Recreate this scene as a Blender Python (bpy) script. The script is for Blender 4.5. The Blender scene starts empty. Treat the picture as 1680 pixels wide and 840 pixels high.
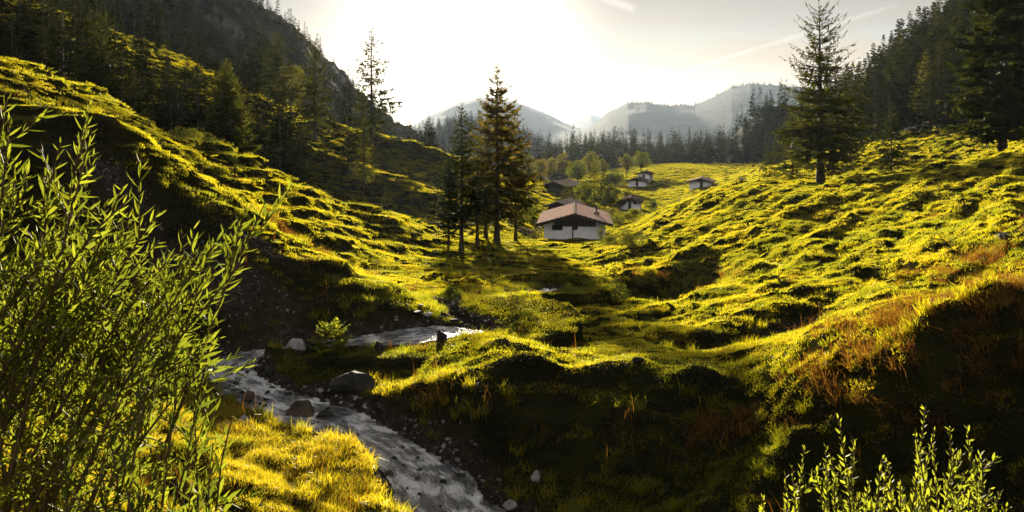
import bpy, bmesh, math, random
import numpy as np
from mathutils import Vector, Matrix

# ------------------------------------------------------------------ camera, world, sun, exposure
C = bpy.context.scene.collection
SC = bpy.context.scene
F = 1318.0           # focal length in photo pixels (photo 1680 wide)
YH = 215.0           # photo row of the horizon
SUN_AZ, SUN_EL = -3.9, 6.7
cam_d = bpy.data.cameras.new('camera'); cam = bpy.data.objects.new('camera', cam_d); C.objects.link(cam)
cam.location = (0, 0, 0); cam.rotation_euler = (math.radians(90), 0, 0)
cam_d.sensor_width = 36; cam_d.lens = 36*F/1680; cam_d.shift_y = -(420-YH)/1680
cam_d.clip_start = 0.05; cam_d.clip_end = 20000
SC.camera = cam
SC.view_settings.view_transform = 'Standard'; SC.view_settings.look = 'None'
SC.view_settings.exposure = 1.6; SC.view_settings.gamma = 1
SC.cycles.use_denoising = True; SC.cycles.denoising_prefilter = 'NONE'; SC.cycles.max_bounces = 5; SC.cycles.diffuse_bounces = 2; SC.cycles.glossy_bounces = 2
SC.cycles.transmission_bounces = 3; SC.cycles.volume_bounces = 0; SC.cycles.transparent_max_bounces = 6
SC.cycles.sample_clamp_indirect = 4.0; SC.cycles.sample_clamp_direct = 12.0

W = bpy.data.worlds.new('World'); SC.world = W; W.use_nodes = True
def build_world():
    nt = W.node_tree; N = nt.nodes; L = nt.links; N.clear()
    out = N.new('ShaderNodeOutputWorld'); bg = N.new('ShaderNodeBackground'); L.new(bg.outputs[0], out.inputs[0])
    bg.inputs[1].default_value = 0.05
    sky = N.new('ShaderNodeTexSky'); sky.sky_type = 'NISHITA'; sky.sun_disc = False
    sky.sun_elevation = math.radians(SUN_EL); sky.sun_rotation = math.radians(SUN_AZ)
    sky.altitude = 900; sky.air_density = 0.7; sky.dust_density = 0.1; sky.ozone_density = 1.0
    tc = N.new('ShaderNodeTexCoord')
    # thin cirrus veil and streaks: they scatter a share of the sky's own light
    mp = N.new('ShaderNodeMapping'); mp.inputs['Rotation'].default_value = (0, math.radians(8), 0); mp.inputs['Scale'].default_value = (2.2, 2.2, 16)
    L.new(tc.outputs['Generated'], mp.inputs[0])
    nz = N.new('ShaderNodeTexNoise'); nz.inputs['Scale'].default_value = 1.6; nz.inputs['Detail'].default_value = 7; nz.inputs['Roughness'].default_value = .58; nz.inputs['Distortion'].default_value = .5
    L.new(mp.outputs[0], nz.inputs['Vector'])
    rp = N.new('ShaderNodeValToRGB'); rp.color_ramp.elements[0].position = .36; rp.color_ramp.elements[1].position = .70; rp.color_ramp.elements[0].color = (.62, .62, .62, 1)
    L.new(nz.outputs['Fac'], rp.inputs[0])
    # contrails: thin bands along great circles in the sky
    def contrail(p0, p1, width):
        def d(px, py): return Vector(((px-840)/F, 1, -(py-YH)/F)).normalized()
        a, b = d(*p0), d(*p1); n = a.cross(b).normalized(); m = (a+b).normalized(); half = a.angle(b)/2
        dt = N.new('ShaderNodeVectorMath'); dt.operation = 'DOT_PRODUCT'; dt.inputs[1].default_value = n; L.new(wob.outputs[0], dt.inputs[0])
        ab = N.new('ShaderNodeMath'); ab.operation = 'ABSOLUTE'; L.new(dt.outputs['Value'], ab.inputs[0])
        mr = N.new('ShaderNodeMapRange'); mr.interpolation_type = 'SMOOTHSTEP'; mr.inputs[1].default_value = width; mr.inputs[2].default_value = 0; L.new(ab.outputs[0], mr.inputs[0])
        dm = N.new('ShaderNodeVectorMath'); dm.operation = 'DOT_PRODUCT'; dm.inputs[1].default_value = m; L.new(tc.outputs['Generated'], dm.inputs[0])
        ml = N.new('ShaderNodeMapRange'); ml.interpolation_type = 'SMOOTHSTEP'; ml.inputs[1].default_value = math.cos(half*1.25); ml.inputs[2].default_value = math.cos(half*.7); L.new(dm.outputs['Value'], ml.inputs[0])
        mu = N.new('ShaderNodeMath'); mu.operation = 'MULTIPLY'; L.new(mr.outputs[0], mu.inputs[0]); L.new(ml.outputs[0], mu.inputs[1])
        return mu
    nw = N.new('ShaderNodeTexNoise'); nw.inputs['Scale'].default_value = 30; nw.inputs['Detail'].default_value = 3; L.new(tc.outputs['Generated'], nw.inputs['Vector'])
    sub = N.new('ShaderNodeVectorMath'); sub.operation = 'SUBTRACT'; sub.inputs[1].default_value = (.5, .5, .5); L.new(nw.outputs['Color'], sub.inputs[0])
    scl = N.new('ShaderNodeVectorMath'); scl.operation = 'SCALE'; scl.inputs['Scale'].default_value = .004; L.new(sub.outputs[0], scl.inputs[0])
    wob = N.new('ShaderNodeVectorMath'); wob.operation = 'ADD'; L.new(tc.outputs['Generated'], wob.inputs[0]); L.new(scl.outputs[0], wob.inputs[1])
    acc = None
    for p0, p1, w, k in (((1120, 118), (1240, 80), .0032, .5), ((1240, 80), (1460, 12), .0045, .35), ((950, 96), (1110, 120), .003, .3), ((985, -5), (1040, 14), .008, .6), ((420, 40), (700, 66), .006, .15)):
        c = contrail(p0, p1, w); m = N.new('ShaderNodeMath'); m.operation = 'MULTIPLY'; m.inputs[1].default_value = k; L.new(c.outputs[0], m.inputs[0])
        if acc is None: acc = m
        else:
            a = N.new('ShaderNodeMath'); a.operation = 'MAXIMUM'; L.new(acc.outputs[0], a.inputs[0]); L.new(m.outputs[0], a.inputs[1]); acc = a
    cm = N.new('ShaderNodeMath'); cm.operation = 'MULTIPLY'; cm.inputs[1].default_value = .92; L.new(rp.outputs['Color'], cm.inputs[0])
    ad = N.new('ShaderNodeMath'); ad.operation = 'ADD'; ad.use_clamp = True; L.new(cm.outputs[0], ad.inputs[0]); ad.inputs[1].default_value = 0
    # desaturate (white cloud) and brighten
    bw = N.new('ShaderNodeRGBToBW'); L.new(sky.outputs[0], bw.inputs[0])
    cl = N.new('ShaderNodeMix'); cl.data_type = 'RGBA'; cl.blend_type = 'MULTIPLY'; cl.inputs[0].default_value = 1
    L.new(bw.outputs[0], cl.inputs[6]); cl.inputs[7].default_value = (.76, .665, .55, 1)
    mx = N.new('ShaderNodeMix'); mx.data_type = 'RGBA'; L.new(ad.outputs[0], mx.inputs[0]); L.new(sky.outputs[0], mx.inputs[6]); L.new(cl.outputs[2], mx.inputs[7])
    tr_ = N.new('ShaderNodeMath'); tr_.operation = 'MULTIPLY_ADD'; tr_.inputs[1].default_value = .55; tr_.inputs[2].default_value = 1; L.new(acc.outputs[0], tr_.inputs[0])
    tw = N.new('ShaderNodeMix'); tw.data_type = 'RGBA'; tw.blend_type = 'MULTIPLY'; tw.inputs[0].default_value = 1; L.new(mx.outputs[2], tw.inputs[6]); tw.inputs[7].default_value = (1.12, 1.0, .87, 1)
    tv = N.new('ShaderNodeVectorMath'); tv.operation = 'SCALE'; L.new(tw.outputs[2], tv.inputs[0]); L.new(tr_.outputs[0], tv.inputs['Scale'])
    # the veil glows round the sun
    ds = N.new('ShaderNodeVectorMath'); ds.operation = 'DOT_PRODUCT'; L.new(tc.outputs['Generated'], ds.inputs[0])
    ds.inputs[1].default_value = (math.sin(math.radians(SUN_AZ))*math.cos(math.radians(SUN_EL)), math.cos(math.radians(SUN_AZ))*math.cos(math.radians(SUN_EL)), math.sin(math.radians(SUN_EL)))
    dm_ = N.new('ShaderNodeMapRange'); dm_.inputs[1].default_value = math.cos(math.radians(13)); dm_.inputs[2].default_value = 1; L.new(ds.outputs['Value'], dm_.inputs[0])
    pw_ = N.new('ShaderNodeMath'); pw_.operation = 'POWER'; pw_.inputs[1].default_value = 3.0; L.new(dm_.outputs[0], pw_.inputs[0])
    gl = N.new('ShaderNodeMix'); gl.data_type = 'RGBA'; gl.blend_type = 'ADD'; L.new(pw_.outputs[0], gl.inputs[0]); L.new(tv.outputs[0], gl.inputs[6]); gl.inputs[7].default_value = (10, 9, 7.4, 1)
    # unseen bright cloud bank added behind the camera to lift the shaded walls
    sx = N.new('ShaderNodeSeparateXYZ'); L.new(tc.outputs['Generated'], sx.inputs[0])
    bk = N.new('ShaderNodeMapRange'); bk.interpolation_type = 'SMOOTHSTEP'; bk.inputs[1].default_value = .05; bk.inputs[2].default_value = -.6; L.new(sx.outputs['Y'], bk.inputs[0])
    nb = N.new('ShaderNodeTexNoise'); nb.inputs['Scale'].default_value = 2.2; nb.inputs['Detail'].default_value = 6; L.new(tc.outputs['Generated'], nb.inputs['Vector'])
    rb = N.new('ShaderNodeMapRange'); rb.interpolation_type = 'SMOOTHSTEP'; rb.inputs[1].default_value = .38; rb.inputs[2].default_value = .60; L.new(nb.outputs['Fac'], rb.inputs[0])
    kb = N.new('ShaderNodeMath'); kb.operation = 'MULTIPLY'; L.new(bk.outputs[0], kb.inputs[0]); L.new(rb.outputs[0], kb.inputs[1])
    cb = N.new('ShaderNodeMix'); cb.data_type = 'RGBA'; L.new(kb.outputs[0], cb.inputs[0]); L.new(gl.outputs[2], cb.inputs[6]); cb.inputs[7].default_value = (8.4, 8.1, 7.9, 1)
    L.new(cb.outputs[2], bg.inputs[0])
build_world()
sl = bpy.data.lights.new('sun', 'SUN'); sl.energy = 5.0; sl.angle = math.radians(.5); sl.color = (1, .88, .67)
sun = bpy.data.objects.new('sun', sl); C.objects.link(sun)
sd = Vector((math.sin(math.radians(SUN_AZ))*math.cos(math.radians(SUN_EL)), math.cos(math.radians(SUN_AZ))*math.cos(math.radians(SUN_EL)), math.sin(math.radians(SUN_EL))))
sun.rotation_euler = sd.to_track_quat('Z', 'Y').to_euler(); sun.location = sd*150

# ------------------------------------------------------------------ helpers
R = random.Random(7)
def at(px, py, Y): return Vector(((px-840)/F*Y, Y, -(py-YH)/F*Y))
def tag(o, label, cat, group=None, kind=None):
    if label: o['label'] = label
    if cat: o['category'] = cat
    if group: o['group'] = group
    if kind: o['kind'] = kind
    return o
def empty(name, loc, rz=0):
    o = bpy.data.objects.new(name, None); C.objects.link(o); o.location = loc; o.rotation_euler = (0, 0, rz); o.empty_display_size = .2
    return o
def mesh_np(name, V, faces, mats, smooth=False, attrs=None, midx=None):
    """faces: list of int arrays (n,3) or (n,4)"""
    V = np.asarray(V, np.float32)
    faces = [np.asarray(f, np.int32) for f in faces if len(f)]
    me = bpy.data.meshes.new(name)
    loops = np.concatenate([f.ravel() for f in faces]); cnt = np.concatenate([np.full(len(f), f.shape[1], np.int32) for f in faces])
    me.vertices.add(len(V)); me.vertices.foreach_set('co', V.ravel())
    me.loops.add(len(loops)); me.loops.foreach_set('vertex_index', loops)
    me.polygons.add(len(cnt)); st = np.concatenate([[0], np.cumsum(cnt)[:-1]]).astype(np.int32)
    me.polygons.foreach_set('loop_start', st)
    me.polygons.foreach_set('use_smooth', np.full(len(cnt), smooth))
    for m in (mats if isinstance(mats, (list, tuple)) else [mats]): me.materials.append(m)
    if midx is not None: me.polygons.foreach_set('material_index', np.asarray(midx, np.int32))
    for k, (dom, typ, val) in (attrs or {}).items():
        a = me.attributes.new(k, typ, dom); val = np.asarray(val, np.float32)
        a.data.foreach_set('vector' if typ == 'FLOAT_VECTOR' else 'value', val.ravel())
    me.update(calc_edges=True); me.validate()
    return me
def link(name, me, parent=None, loc=None):
    o = bpy.data.objects.new(name, me); C.objects.link(o)
    if parent: o.parent = parent
    if loc is not None: o.location = loc
    return o
class Geo:
    def __init__(s): s.V = []; s.Q = []; s.T = []; s.n = 0; s.tq = []; s.tt = []
    def quads(s, V, Q, tint=0.): s.V.append(np.asarray(V, float).reshape(-1, 3)); Q = np.asarray(Q)+s.n; s.Q.append(Q); s.n += len(s.V[-1]); s.tq.append(np.broadcast_to(tint, len(Q)))
    def tris(s, V, T, tint=0.): s.V.append(np.asarray(V, float).reshape(-1, 3)); T = np.asarray(T)+s.n; s.T.append(T); s.n += len(s.V[-1]); s.tt.append(np.broadcast_to(tint, len(T)))
    def diamonds(s, P, D, S, Ln, Wd, tint=0.):
        P = np.asarray(P, float); Ln = np.broadcast_to(Ln, len(P))[:, None]; Wd = np.broadcast_to(Wd, len(P))[:, None]
        V = np.stack([P, P+.42*Ln*D+.5*Wd*S, P+Ln*D, P+.42*Ln*D-.5*Wd*S], 1)
        s.quads(V.reshape(-1, 3), np.arange(4*len(P)).reshape(-1, 4), tint)
    def tube(s, pts, rad, n=6, cap=True, tint=0.):
        pts = np.asarray(pts, float); m = len(pts); rad = np.broadcast_to(rad, m)
        d = np.gradient(pts, axis=0); d /= np.linalg.norm(d, axis=1)[:, None]+1e-9
        ref = np.array([0, 0, 1.]) if abs(d[0][2]) < .9 else np.array([1., 0, 0])
        a = np.cross(d, ref); a /= np.linalg.norm(a, axis=1)[:, None]+1e-9; b = np.cross(d, a)
        th = np.arange(n)/n*2*np.pi
        V = pts[:, None]+rad[:, None, None]*(np.cos(th)[None, :, None]*a[:, None]+np.sin(th)[None, :, None]*b[:, None])
        i = np.arange(m-1)[:, None]*n; j = np.arange(n)[None]; k = (j+1) % n
        s.quads(V.reshape(-1, 3), np.stack([i+j, i+k, i+n+k, i+n+j], -1).reshape(-1, 4), tint)
        if cap:
            v0 = V[-1]; c = pts[-1]+d[-1]*rad[-1]*.5
            s.tris(np.vstack([v0, c[None]]), [(q, (q+1) % n, n) for q in range(n)], tint)
    def box(s, x0, x1, y0, y1, z0, z1):
        V = [(x0, y0, z0), (x1, y0, z0), (x1, y1, z0), (x0, y1, z0), (x0, y0, z1), (x1, y0, z1), (x1, y1, z1), (x0, y1, z1)]
        s.quads(V, [(0, 3, 2, 1), (4, 5, 6, 7), (0, 1, 5, 4), (1, 2, 6, 5), (2, 3, 7, 6), (3, 0, 4, 7)])
    def bar(s, a, b, w, h=None):
        """box beam from a to b"""
        a = np.asarray(a, float); b = np.asarray(b, float); h = h or w; d = b-a; d /= np.linalg.norm(d)
        up = np.array([0, 0, 1.]) if abs(d[2]) < .9 else np.array([0, 1., 0]); u = np.cross(d, up); u /= np.linalg.norm(u); v = np.cross(u, d)
        V = [p+su*u*w/2+sv*v*h/2 for p in (a, b) for su, sv in ((-1, -1), (1, -1), (1, 1), (-1, 1))]
        s.quads(V, [(0, 1, 2, 3), (7, 6, 5, 4), (0, 4, 5, 1), (1, 5, 6, 2), (2, 6, 7, 3), (3, 7, 4, 0)])
    def prism(s, poly, off):
        """extrude a planar polygon (list of 3-D points) by off"""
        p = np.asarray(poly, float); q = p+np.asarray(off); n = len(p)
        V = np.vstack([p, q]); s.quads(V, [(i, (i+1) % n, n+(i+1) % n, n+i) for i in range(n)])
        for base in (0, n):
            k = s.n; s.tris(np.vstack([V[base:base+n], V[base:base+n].mean(0)[None]]), [(i, (i+1) % n, n) if base else ((i+1) % n, i, n) for i in range(n)])
    def mesh(s, name, mat, smooth=False):
        V = np.vstack(s.V); f = []; t = []
        if s.Q: f.append(np.vstack(s.Q)); t.append(np.concatenate(s.tq))
        if s.T: f.append(np.vstack(s.T)); t.append(np.concatenate(s.tt))
        return mesh_np(name, V, f, mat, smooth, {'tint': ('FACE', 'FLOAT', np.concatenate(t))})
    def build(s, name, mat, parent=None, smooth=False): return link(name, s.mesh(name, mat, smooth), parent)

# ------------------------------------------------------------------ noise (numpy)
def _hash(i, j, seed):
    h = (i.astype(np.int64)*374761393+j.astype(np.int64)*668265263+seed*982451653) & 0xffffffff
    h = ((h ^ (h >> 13))*1274126177) & 0xffffffff
    h = h ^ (h >> 16)
    return h.astype(np.float64)/4294967296.0*2*np.pi
def perlin(x, y, seed=0):
    i = np.floor(x); j = np.floor(y); fx = x-i; fy = y-j
    u = fx*fx*fx*(fx*(fx*6-15)+10); v = fy*fy*fy*(fy*(fy*6-15)+10)
    def g(a, b, dx, dy):
        t = _hash(i+a, j+b, seed); return np.cos(t)*dx+np.sin(t)*dy
    n00 = g(0, 0, fx, fy); n10 = g(1, 0, fx-1, fy); n01 = g(0, 1, fx, fy-1); n11 = g(1, 1, fx-1, fy-1)
    return 1.4*((n00*(1-u)+n10*u)*(1-v)+(n01*(1-u)+n11*u)*v)
def fbm(x, y, seed=0, o=4, gain=.5, bill=False):
    s = np.zeros_like(np.asarray(x, float)); a = 1.; t = 0
    for k in range(o):
        n = perlin(x, y, seed+k*17)
        s = s+a*((np.abs(n)*2-.6) if bill else n); t += a; a *= gain; x = x*2.03+3.1; y = y*2.03-1.7
    return s/t
def sstep(a, b, x):
    t = np.clip((x-a)/(b-a), 0, 1); return t*t*(3-2*t)

# ------------------------------------------------------------------ materials
def nmat(name):
    m = bpy.data.materials.new(name); m.use_nodes = True; nt = m.node_tree; nt.nodes.clear()
    out = nt.nodes.new('ShaderNodeOutputMaterial'); return m, nt.nodes, nt.links, out
def noise(N, L, scale, detail=4, rough=.55, vec=None, dist=0):
    n = N.new('ShaderNodeTexNoise'); n.inputs['Scale'].default_value = scale; n.inputs['Detail'].default_value = detail; n.inputs['Roughness'].default_value = rough; n.inputs['Distortion'].default_value = dist
    if vec is not None: L.new(vec, n.inputs['Vector'])
    return n
def ramp(N, L, src, stops):
    r = N.new('ShaderNodeValToRGB'); L.new(src, r.inputs[0]); e = r.color_ramp.elements
    while len(e) > len(stops): e.remove(e[-1])
    while len(e) < len(stops): e.new(.5)
    for k, (p, c) in zip(e, stops): k.position = p; k.color = (*c, 1) if len(c) == 3 else c
    return r
def solid(name, stops, scale=3., rough=.85, bump=.3, bscale=None, spec=.08, stretch=None, bdist=.02):
    """noise-mottled opaque material in object space"""
    m, N, L, out = nmat(name); b = N.new('ShaderNodeBsdfPrincipled'); L.new(b.outputs[0], out.inputs[0])
    tc = N.new('ShaderNodeTexCoord'); vec = tc.outputs['Object']
    if stretch:
        mp = N.new('ShaderNodeMapping'); mp.inputs['Scale'].default_value = stretch; L.new(vec, mp.inputs[0]); vec = mp.outputs[0]
    n = noise(N, L, scale, 6, .6, vec); r = ramp(N, L, n.outputs['Fac'], stops); L.new(r.outputs[0], b.inputs['Base Color'])
    b.inputs['Roughness'].default_value = rough; b.inputs['Specular IOR Level'].default_value = spec
    if bump:
        n2 = noise(N, L, bscale or scale*4, 5, .65, vec); bp = N.new('ShaderNodeBump'); bp.inputs['Strength'].default_value = bump; bp.inputs['Distance'].default_value = bdist
        L.new(n2.outputs['Fac'], bp.inputs['Height']); L.new(bp.outputs[0], b.inputs['Normal'])
    return m
def leafy(name, cols, trans, tk=.5, gloss=.06, rough=.4, wscale=.15, inst=True, wamp=.8):
    """thin leaf: diffuse + translucent (+ a little gloss). cols/trans: ramps over tint"""
    m, N, L, out = nmat(name)
    at_ = N.new('ShaderNodeAttribute'); at_.attribute_name = 'tint'
    ge = N.new('ShaderNodeNewGeometry'); nz = noise(N, L, wscale, 3, .6, ge.outputs['Position'])
    oi = N.new('ShaderNodeObjectInfo')
    def math_(op, a, b):
        k = N.new('ShaderNodeMath'); k.operation = op
        if op == 'MULTIPLY_ADD': k.inputs[2].default_value = .4-.5*wamp
        for q, v in enumerate((a, b)):
            if isinstance(v, (int, float)): k.inputs[q].default_value = v
            else: L.new(v, k.inputs[q])
        return k.outputs[0]
    f = math_('ADD', math_('MULTIPLY_ADD', nz.outputs['Fac'], wamp), math_('MULTIPLY', at_.outputs['Fac'], .35))
    f = math_('ADD', f, math_('MULTIPLY', math_('SUBTRACT', oi.outputs['Random'], .5), .3 if inst else 0.))
    f = math_('SUBTRACT', f, .1)
    rc = ramp(N, L, f, cols); rt = ramp(N, L, f, trans)
    d = N.new('ShaderNodeBsdfDiffuse'); L.new(rc.outputs[0], d.inputs[0])
    t = N.new('ShaderNodeBsdfTranslucent'); L.new(rt.outputs[0], t.inputs[0])
    mx = N.new('ShaderNodeMixShader'); mx.inputs[0].default_value = tk; L.new(d.outputs[0], mx.inputs[1]); L.new(t.outputs[0], mx.inputs[2])
    g = N.new('ShaderNodeBsdfGlossy'); g.inputs['Roughness'].default_value = rough; g.inputs[0].default_value = (1, .95, .8, 1)
    m2 = N.new('ShaderNodeMixShader'); m2.inputs[0].default_value = gloss; L.new(mx.outputs[0], m2.inputs[1]); L.new(g.outputs[0], m2.inputs[2])
    L.new(m2.outputs[0], out.inputs[0]); return m
M = {}
M['bark'] = solid('bark', [(.3, (.03, .022, .016)), (.7, (.09, .07, .05))], 6, .9, .8, 14, stretch=(1, 1, .25))
M['needles'] = leafy('needles', [(.1, (.008, .015, .005)), (.5, (.016, .026, .007)), (.95, (.036, .042, .010))], [(.1, (.02, .03, .005)), (.9, (.12, .12, .012))], .4, .015, .5)
M['needles_larch'] = leafy('needles_larch', [(.1, (.022, .034, .008)), (.9, (.075, .078, .014))], [(.1, (.09, .10, .01)), (.9, (.36, .33, .02))], .45, .02, .5)
M['needles_olive'] = leafy('needles_olive', [(.1, (.014, .022, .006)), (.9, (.045, .05, .011))], [(.1, (.04, .05, .006)), (.9, (.17, .16, .015))], .4, .02, .5)
M['needles_far'] = leafy('needles_far', [(.1, (.006, .011, .005)), (.9, (.026, .030, .009))], [(.1, (.012, .018, .004)), (.9, (.07, .07, .009))], .35, .01, .5)
M['needles_warm'] = leafy('needles_warm', [(.1, (.014, .018, .006)), (.9, (.045, .042, .012))], [(.1, (.09, .07, .006)), (.9, (.38, .27, .02))], .48, .02, .5)
M['leaf_autumn'] = leafy('leaf_autumn', [(.1, (.035, .045, .010)), (.5, (.08, .075, .012)), (.95, (.13, .07, .012))], [(.1, (.10, .11, .012)), (.5, (.26, .22, .02)), (.95, (.36, .18, .015))], .5, .04, .5)
M['leaf_shrub'] = leafy('leaf_shrub', [(.1, (.022, .036, .010)), (.9, (.07, .08, .014))], [(.1, (.10, .13, .01)), (.9, (.42, .40, .02))], .5, .03, .5)
M['leaf_rust'] = leafy('leaf_rust', [(.1, (.05, .022, .010)), (.9, (.12, .05, .015))], [(.1, (.10, .04, .01)), (.9, (.22, .09, .02))], .45, .03, .5)
M['leaf_willow'] = leafy('leaf_willow', [(.1, (.016, .022, .004)), (.9, (.050, .052, .008))], [(.1, (.12, .16, .010)), (.9, (.56, .58, .03))], .58, .02, .4, wscale=1.5)
M['leaf_willow_light'] = leafy('leaf_willow_light', [(.1, (.035, .05, .012)), (.9, (.09, .105, .02))], [(.1, (.35, .40, .02)), (.9, (.78, .74, .04))], .6, .03, .4, wscale=1.5)
M['twig'] = solid('twig', [(.3, (.05, .035, .015)), (.7, (.13, .09, .04))], 20, .6, .2)
M['grass'] = leafy('grass', [(.15, (.012, .020, .004)), (.5, (.024, .028, .005)), (.9, (.05, .036, .008))], [(.15, (.36, .375, .010)), (.5, (.77, .635, .012)), (.9, (.85, .54, .02))], .7, .03, .35, wscale=.28, wamp=1.5)
M['grass_bank_shade'] = leafy('grass_bank_shade', [(.15, (.006, .007, .003)), (.9, (.016, .011, .005))], [(.15, (.012, .012, .003)), (.9, (.035, .022, .006))], .4, .03, .5, wscale=.8)  # brown thatch, its colour also darkened to deepen the shade on steep banks
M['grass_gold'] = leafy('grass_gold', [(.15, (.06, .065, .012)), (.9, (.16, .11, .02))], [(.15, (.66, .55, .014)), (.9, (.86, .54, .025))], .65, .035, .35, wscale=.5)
M['grass_dry'] = leafy('grass_dry', [(.15, (.08, .036, .009)), (.9, (.18, .095, .022))], [(.15, (.34, .13, .012)), (.9, (.60, .30, .028))], .45, .015, .5, wscale=.6)
M['whitewash'] = solid('whitewash', [(.25, (.72, .72, .71)), (.6, (.88, .88, .88))], 1.2, .9, .5, 5)
M['wood_dark'] = solid('wood_dark', [(.3, (.022, .016, .011)), (.7, (.075, .052, .034))], 2, .8, .5, 8, stretch=(6, 6, .4))
M['wood_grey'] = solid('wood_grey', [(.3, (.10, .085, .07)), (.7, (.24, .21, .18))], 3, .8, .4, 9, stretch=(4, 4, .5))
M['glass_dark'] = solid('glass_dark', [(.3, (.015, .017, .02)), (.7, (.03, .033, .036))], 2, .12, 0, spec=.6)
M['brick'] = solid('brick', [(.3, (.14, .06, .045)), (.7, (.26, .13, .10))], 8, .9, .4)
M['metal_dark'] = solid('metal_dark', [(.3, (.05, .05, .055)), (.7, (.12, .12, .125))], 8, .5, .1)
def roofmat(name, c0, c1):
    m, N, L, out = nmat(name); b = N.new('ShaderNodeBsdfPrincipled'); L.new(b.outputs[0], out.inputs[0])
    tc = N.new('ShaderNodeTexCoord'); br = N.new('ShaderNodeTexBrick'); br.inputs['Scale'].default_value = 1; br.inputs['Brick Width'].default_value = .22; br.inputs['Row Height'].default_value = .32
    br.inputs['Mortar Size'].default_value = .012; br.inputs['Color1'].default_value = (*c0, 1); br.inputs['Color2'].default_value = (*c1, 1); br.inputs['Mortar'].default_value = (c0[0]*.4, c0[1]*.4, c0[2]*.4, 1)
    mp = N.new('ShaderNodeMapping'); mp.inputs['Rotation'].default_value = (0, 0, math.radians(90)); L.new(tc.outputs['Object'], mp.inputs[0]); L.new(mp.outputs[0], br.inputs['Vector'])
    nz = noise(N, L, 1.1, 6, .65, tc.outputs['Object']); mx = N.new('ShaderNodeMix'); mx.data_type = 'RGBA'; mx.blend_type = 'MULTIPLY'; mx.inputs[0].default_value = .7
    rr = ramp(N, L, nz.outputs['Fac'], [(.3, (.55, .5, .48)), (.65, (1.15, 1.1, 1.08))]); L.new(br.outputs['Color'], mx.inputs[6]); L.new(rr.outputs[0], mx.inputs[7]); L.new(mx.outputs[2], b.inputs['Base Color'])
    b.inputs['Roughness'].default_value = .95; b.inputs['Specular IOR Level'].default_value = 0
    bp = N.new('ShaderNodeBump'); bp.inputs['Strength'].default_value = .5; bp.inputs['Distance'].default_value = .03; L.new(br.outputs['Fac'], bp.inputs['Height']); bp.invert = True; L.new(bp.outputs[0], b.inputs['Normal'])
    return m
M['roof_red'] = roofmat('roof_red', (.60, .43, .37), (.68, .51, .44))
M['roof_brown'] = roofmat('roof_brown', (.10, .075, .065), (.16, .12, .10))
M['roof_pale'] = roofmat('roof_pale', (.40, .33, .28), (.48, .41, .36))
def rockmat(name, dark, light, moss=.0):
    m, N, L, out = nmat(name); b = N.new('ShaderNodeBsdfPrincipled'); L.new(b.outputs[0], out.inputs[0])
    ge = N.new('ShaderNodeNewGeometry'); n = noise(N, L, 3.5, 8, .65, ge.outputs['Position'], .4); r = ramp(N, L, n.outputs['Fac'], [(.35, dark), (.72, light)])
    n2 = noise(N, L, 1.7, 5, .6, ge.outputs['Position']); mm = ramp(N, L, n2.outputs['Fac'], [(.52, (0, 0, 0)), (.62, (moss,)*3)])
    mx = N.new('ShaderNodeMix'); mx.data_type = 'RGBA'; L.new(mm.outputs[0], mx.inputs[0]); L.new(r.outputs[0], mx.inputs[6]); mx.inputs[7].default_value = (.035, .042, .012, 1); L.new(mx.outputs[2], b.inputs['Base Color'])
    b.inputs['Roughness'].default_value = .8; b.inputs['Specular IOR Level'].default_value = .12
    n3 = noise(N, L, 16, 8, .7, ge.outputs['Position']); bp = N.new('ShaderNodeBump'); bp.inputs['Strength'].default_value = .7; bp.inputs['Distance'].default_value = .03; L.new(n3.outputs['Fac'], bp.inputs['Height']); L.new(bp.outputs[0], b.inputs['Normal'])
    return m
M['rock_brown'] = rockmat('rock_brown', (.03, .022, .015), (.13, .095, .065), .4)
M['rock_dark'] = rockmat('rock_dark', (.010, .010, .009), (.055, .05, .045), .6)
M['pebble'] = rockmat('pebble', (.06, .055, .05), (.22, .21, .20), 0)
M['rock_pale'] = rockmat('rock_pale', (.13, .125, .12), (.36, .35, .34), 0)
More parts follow.
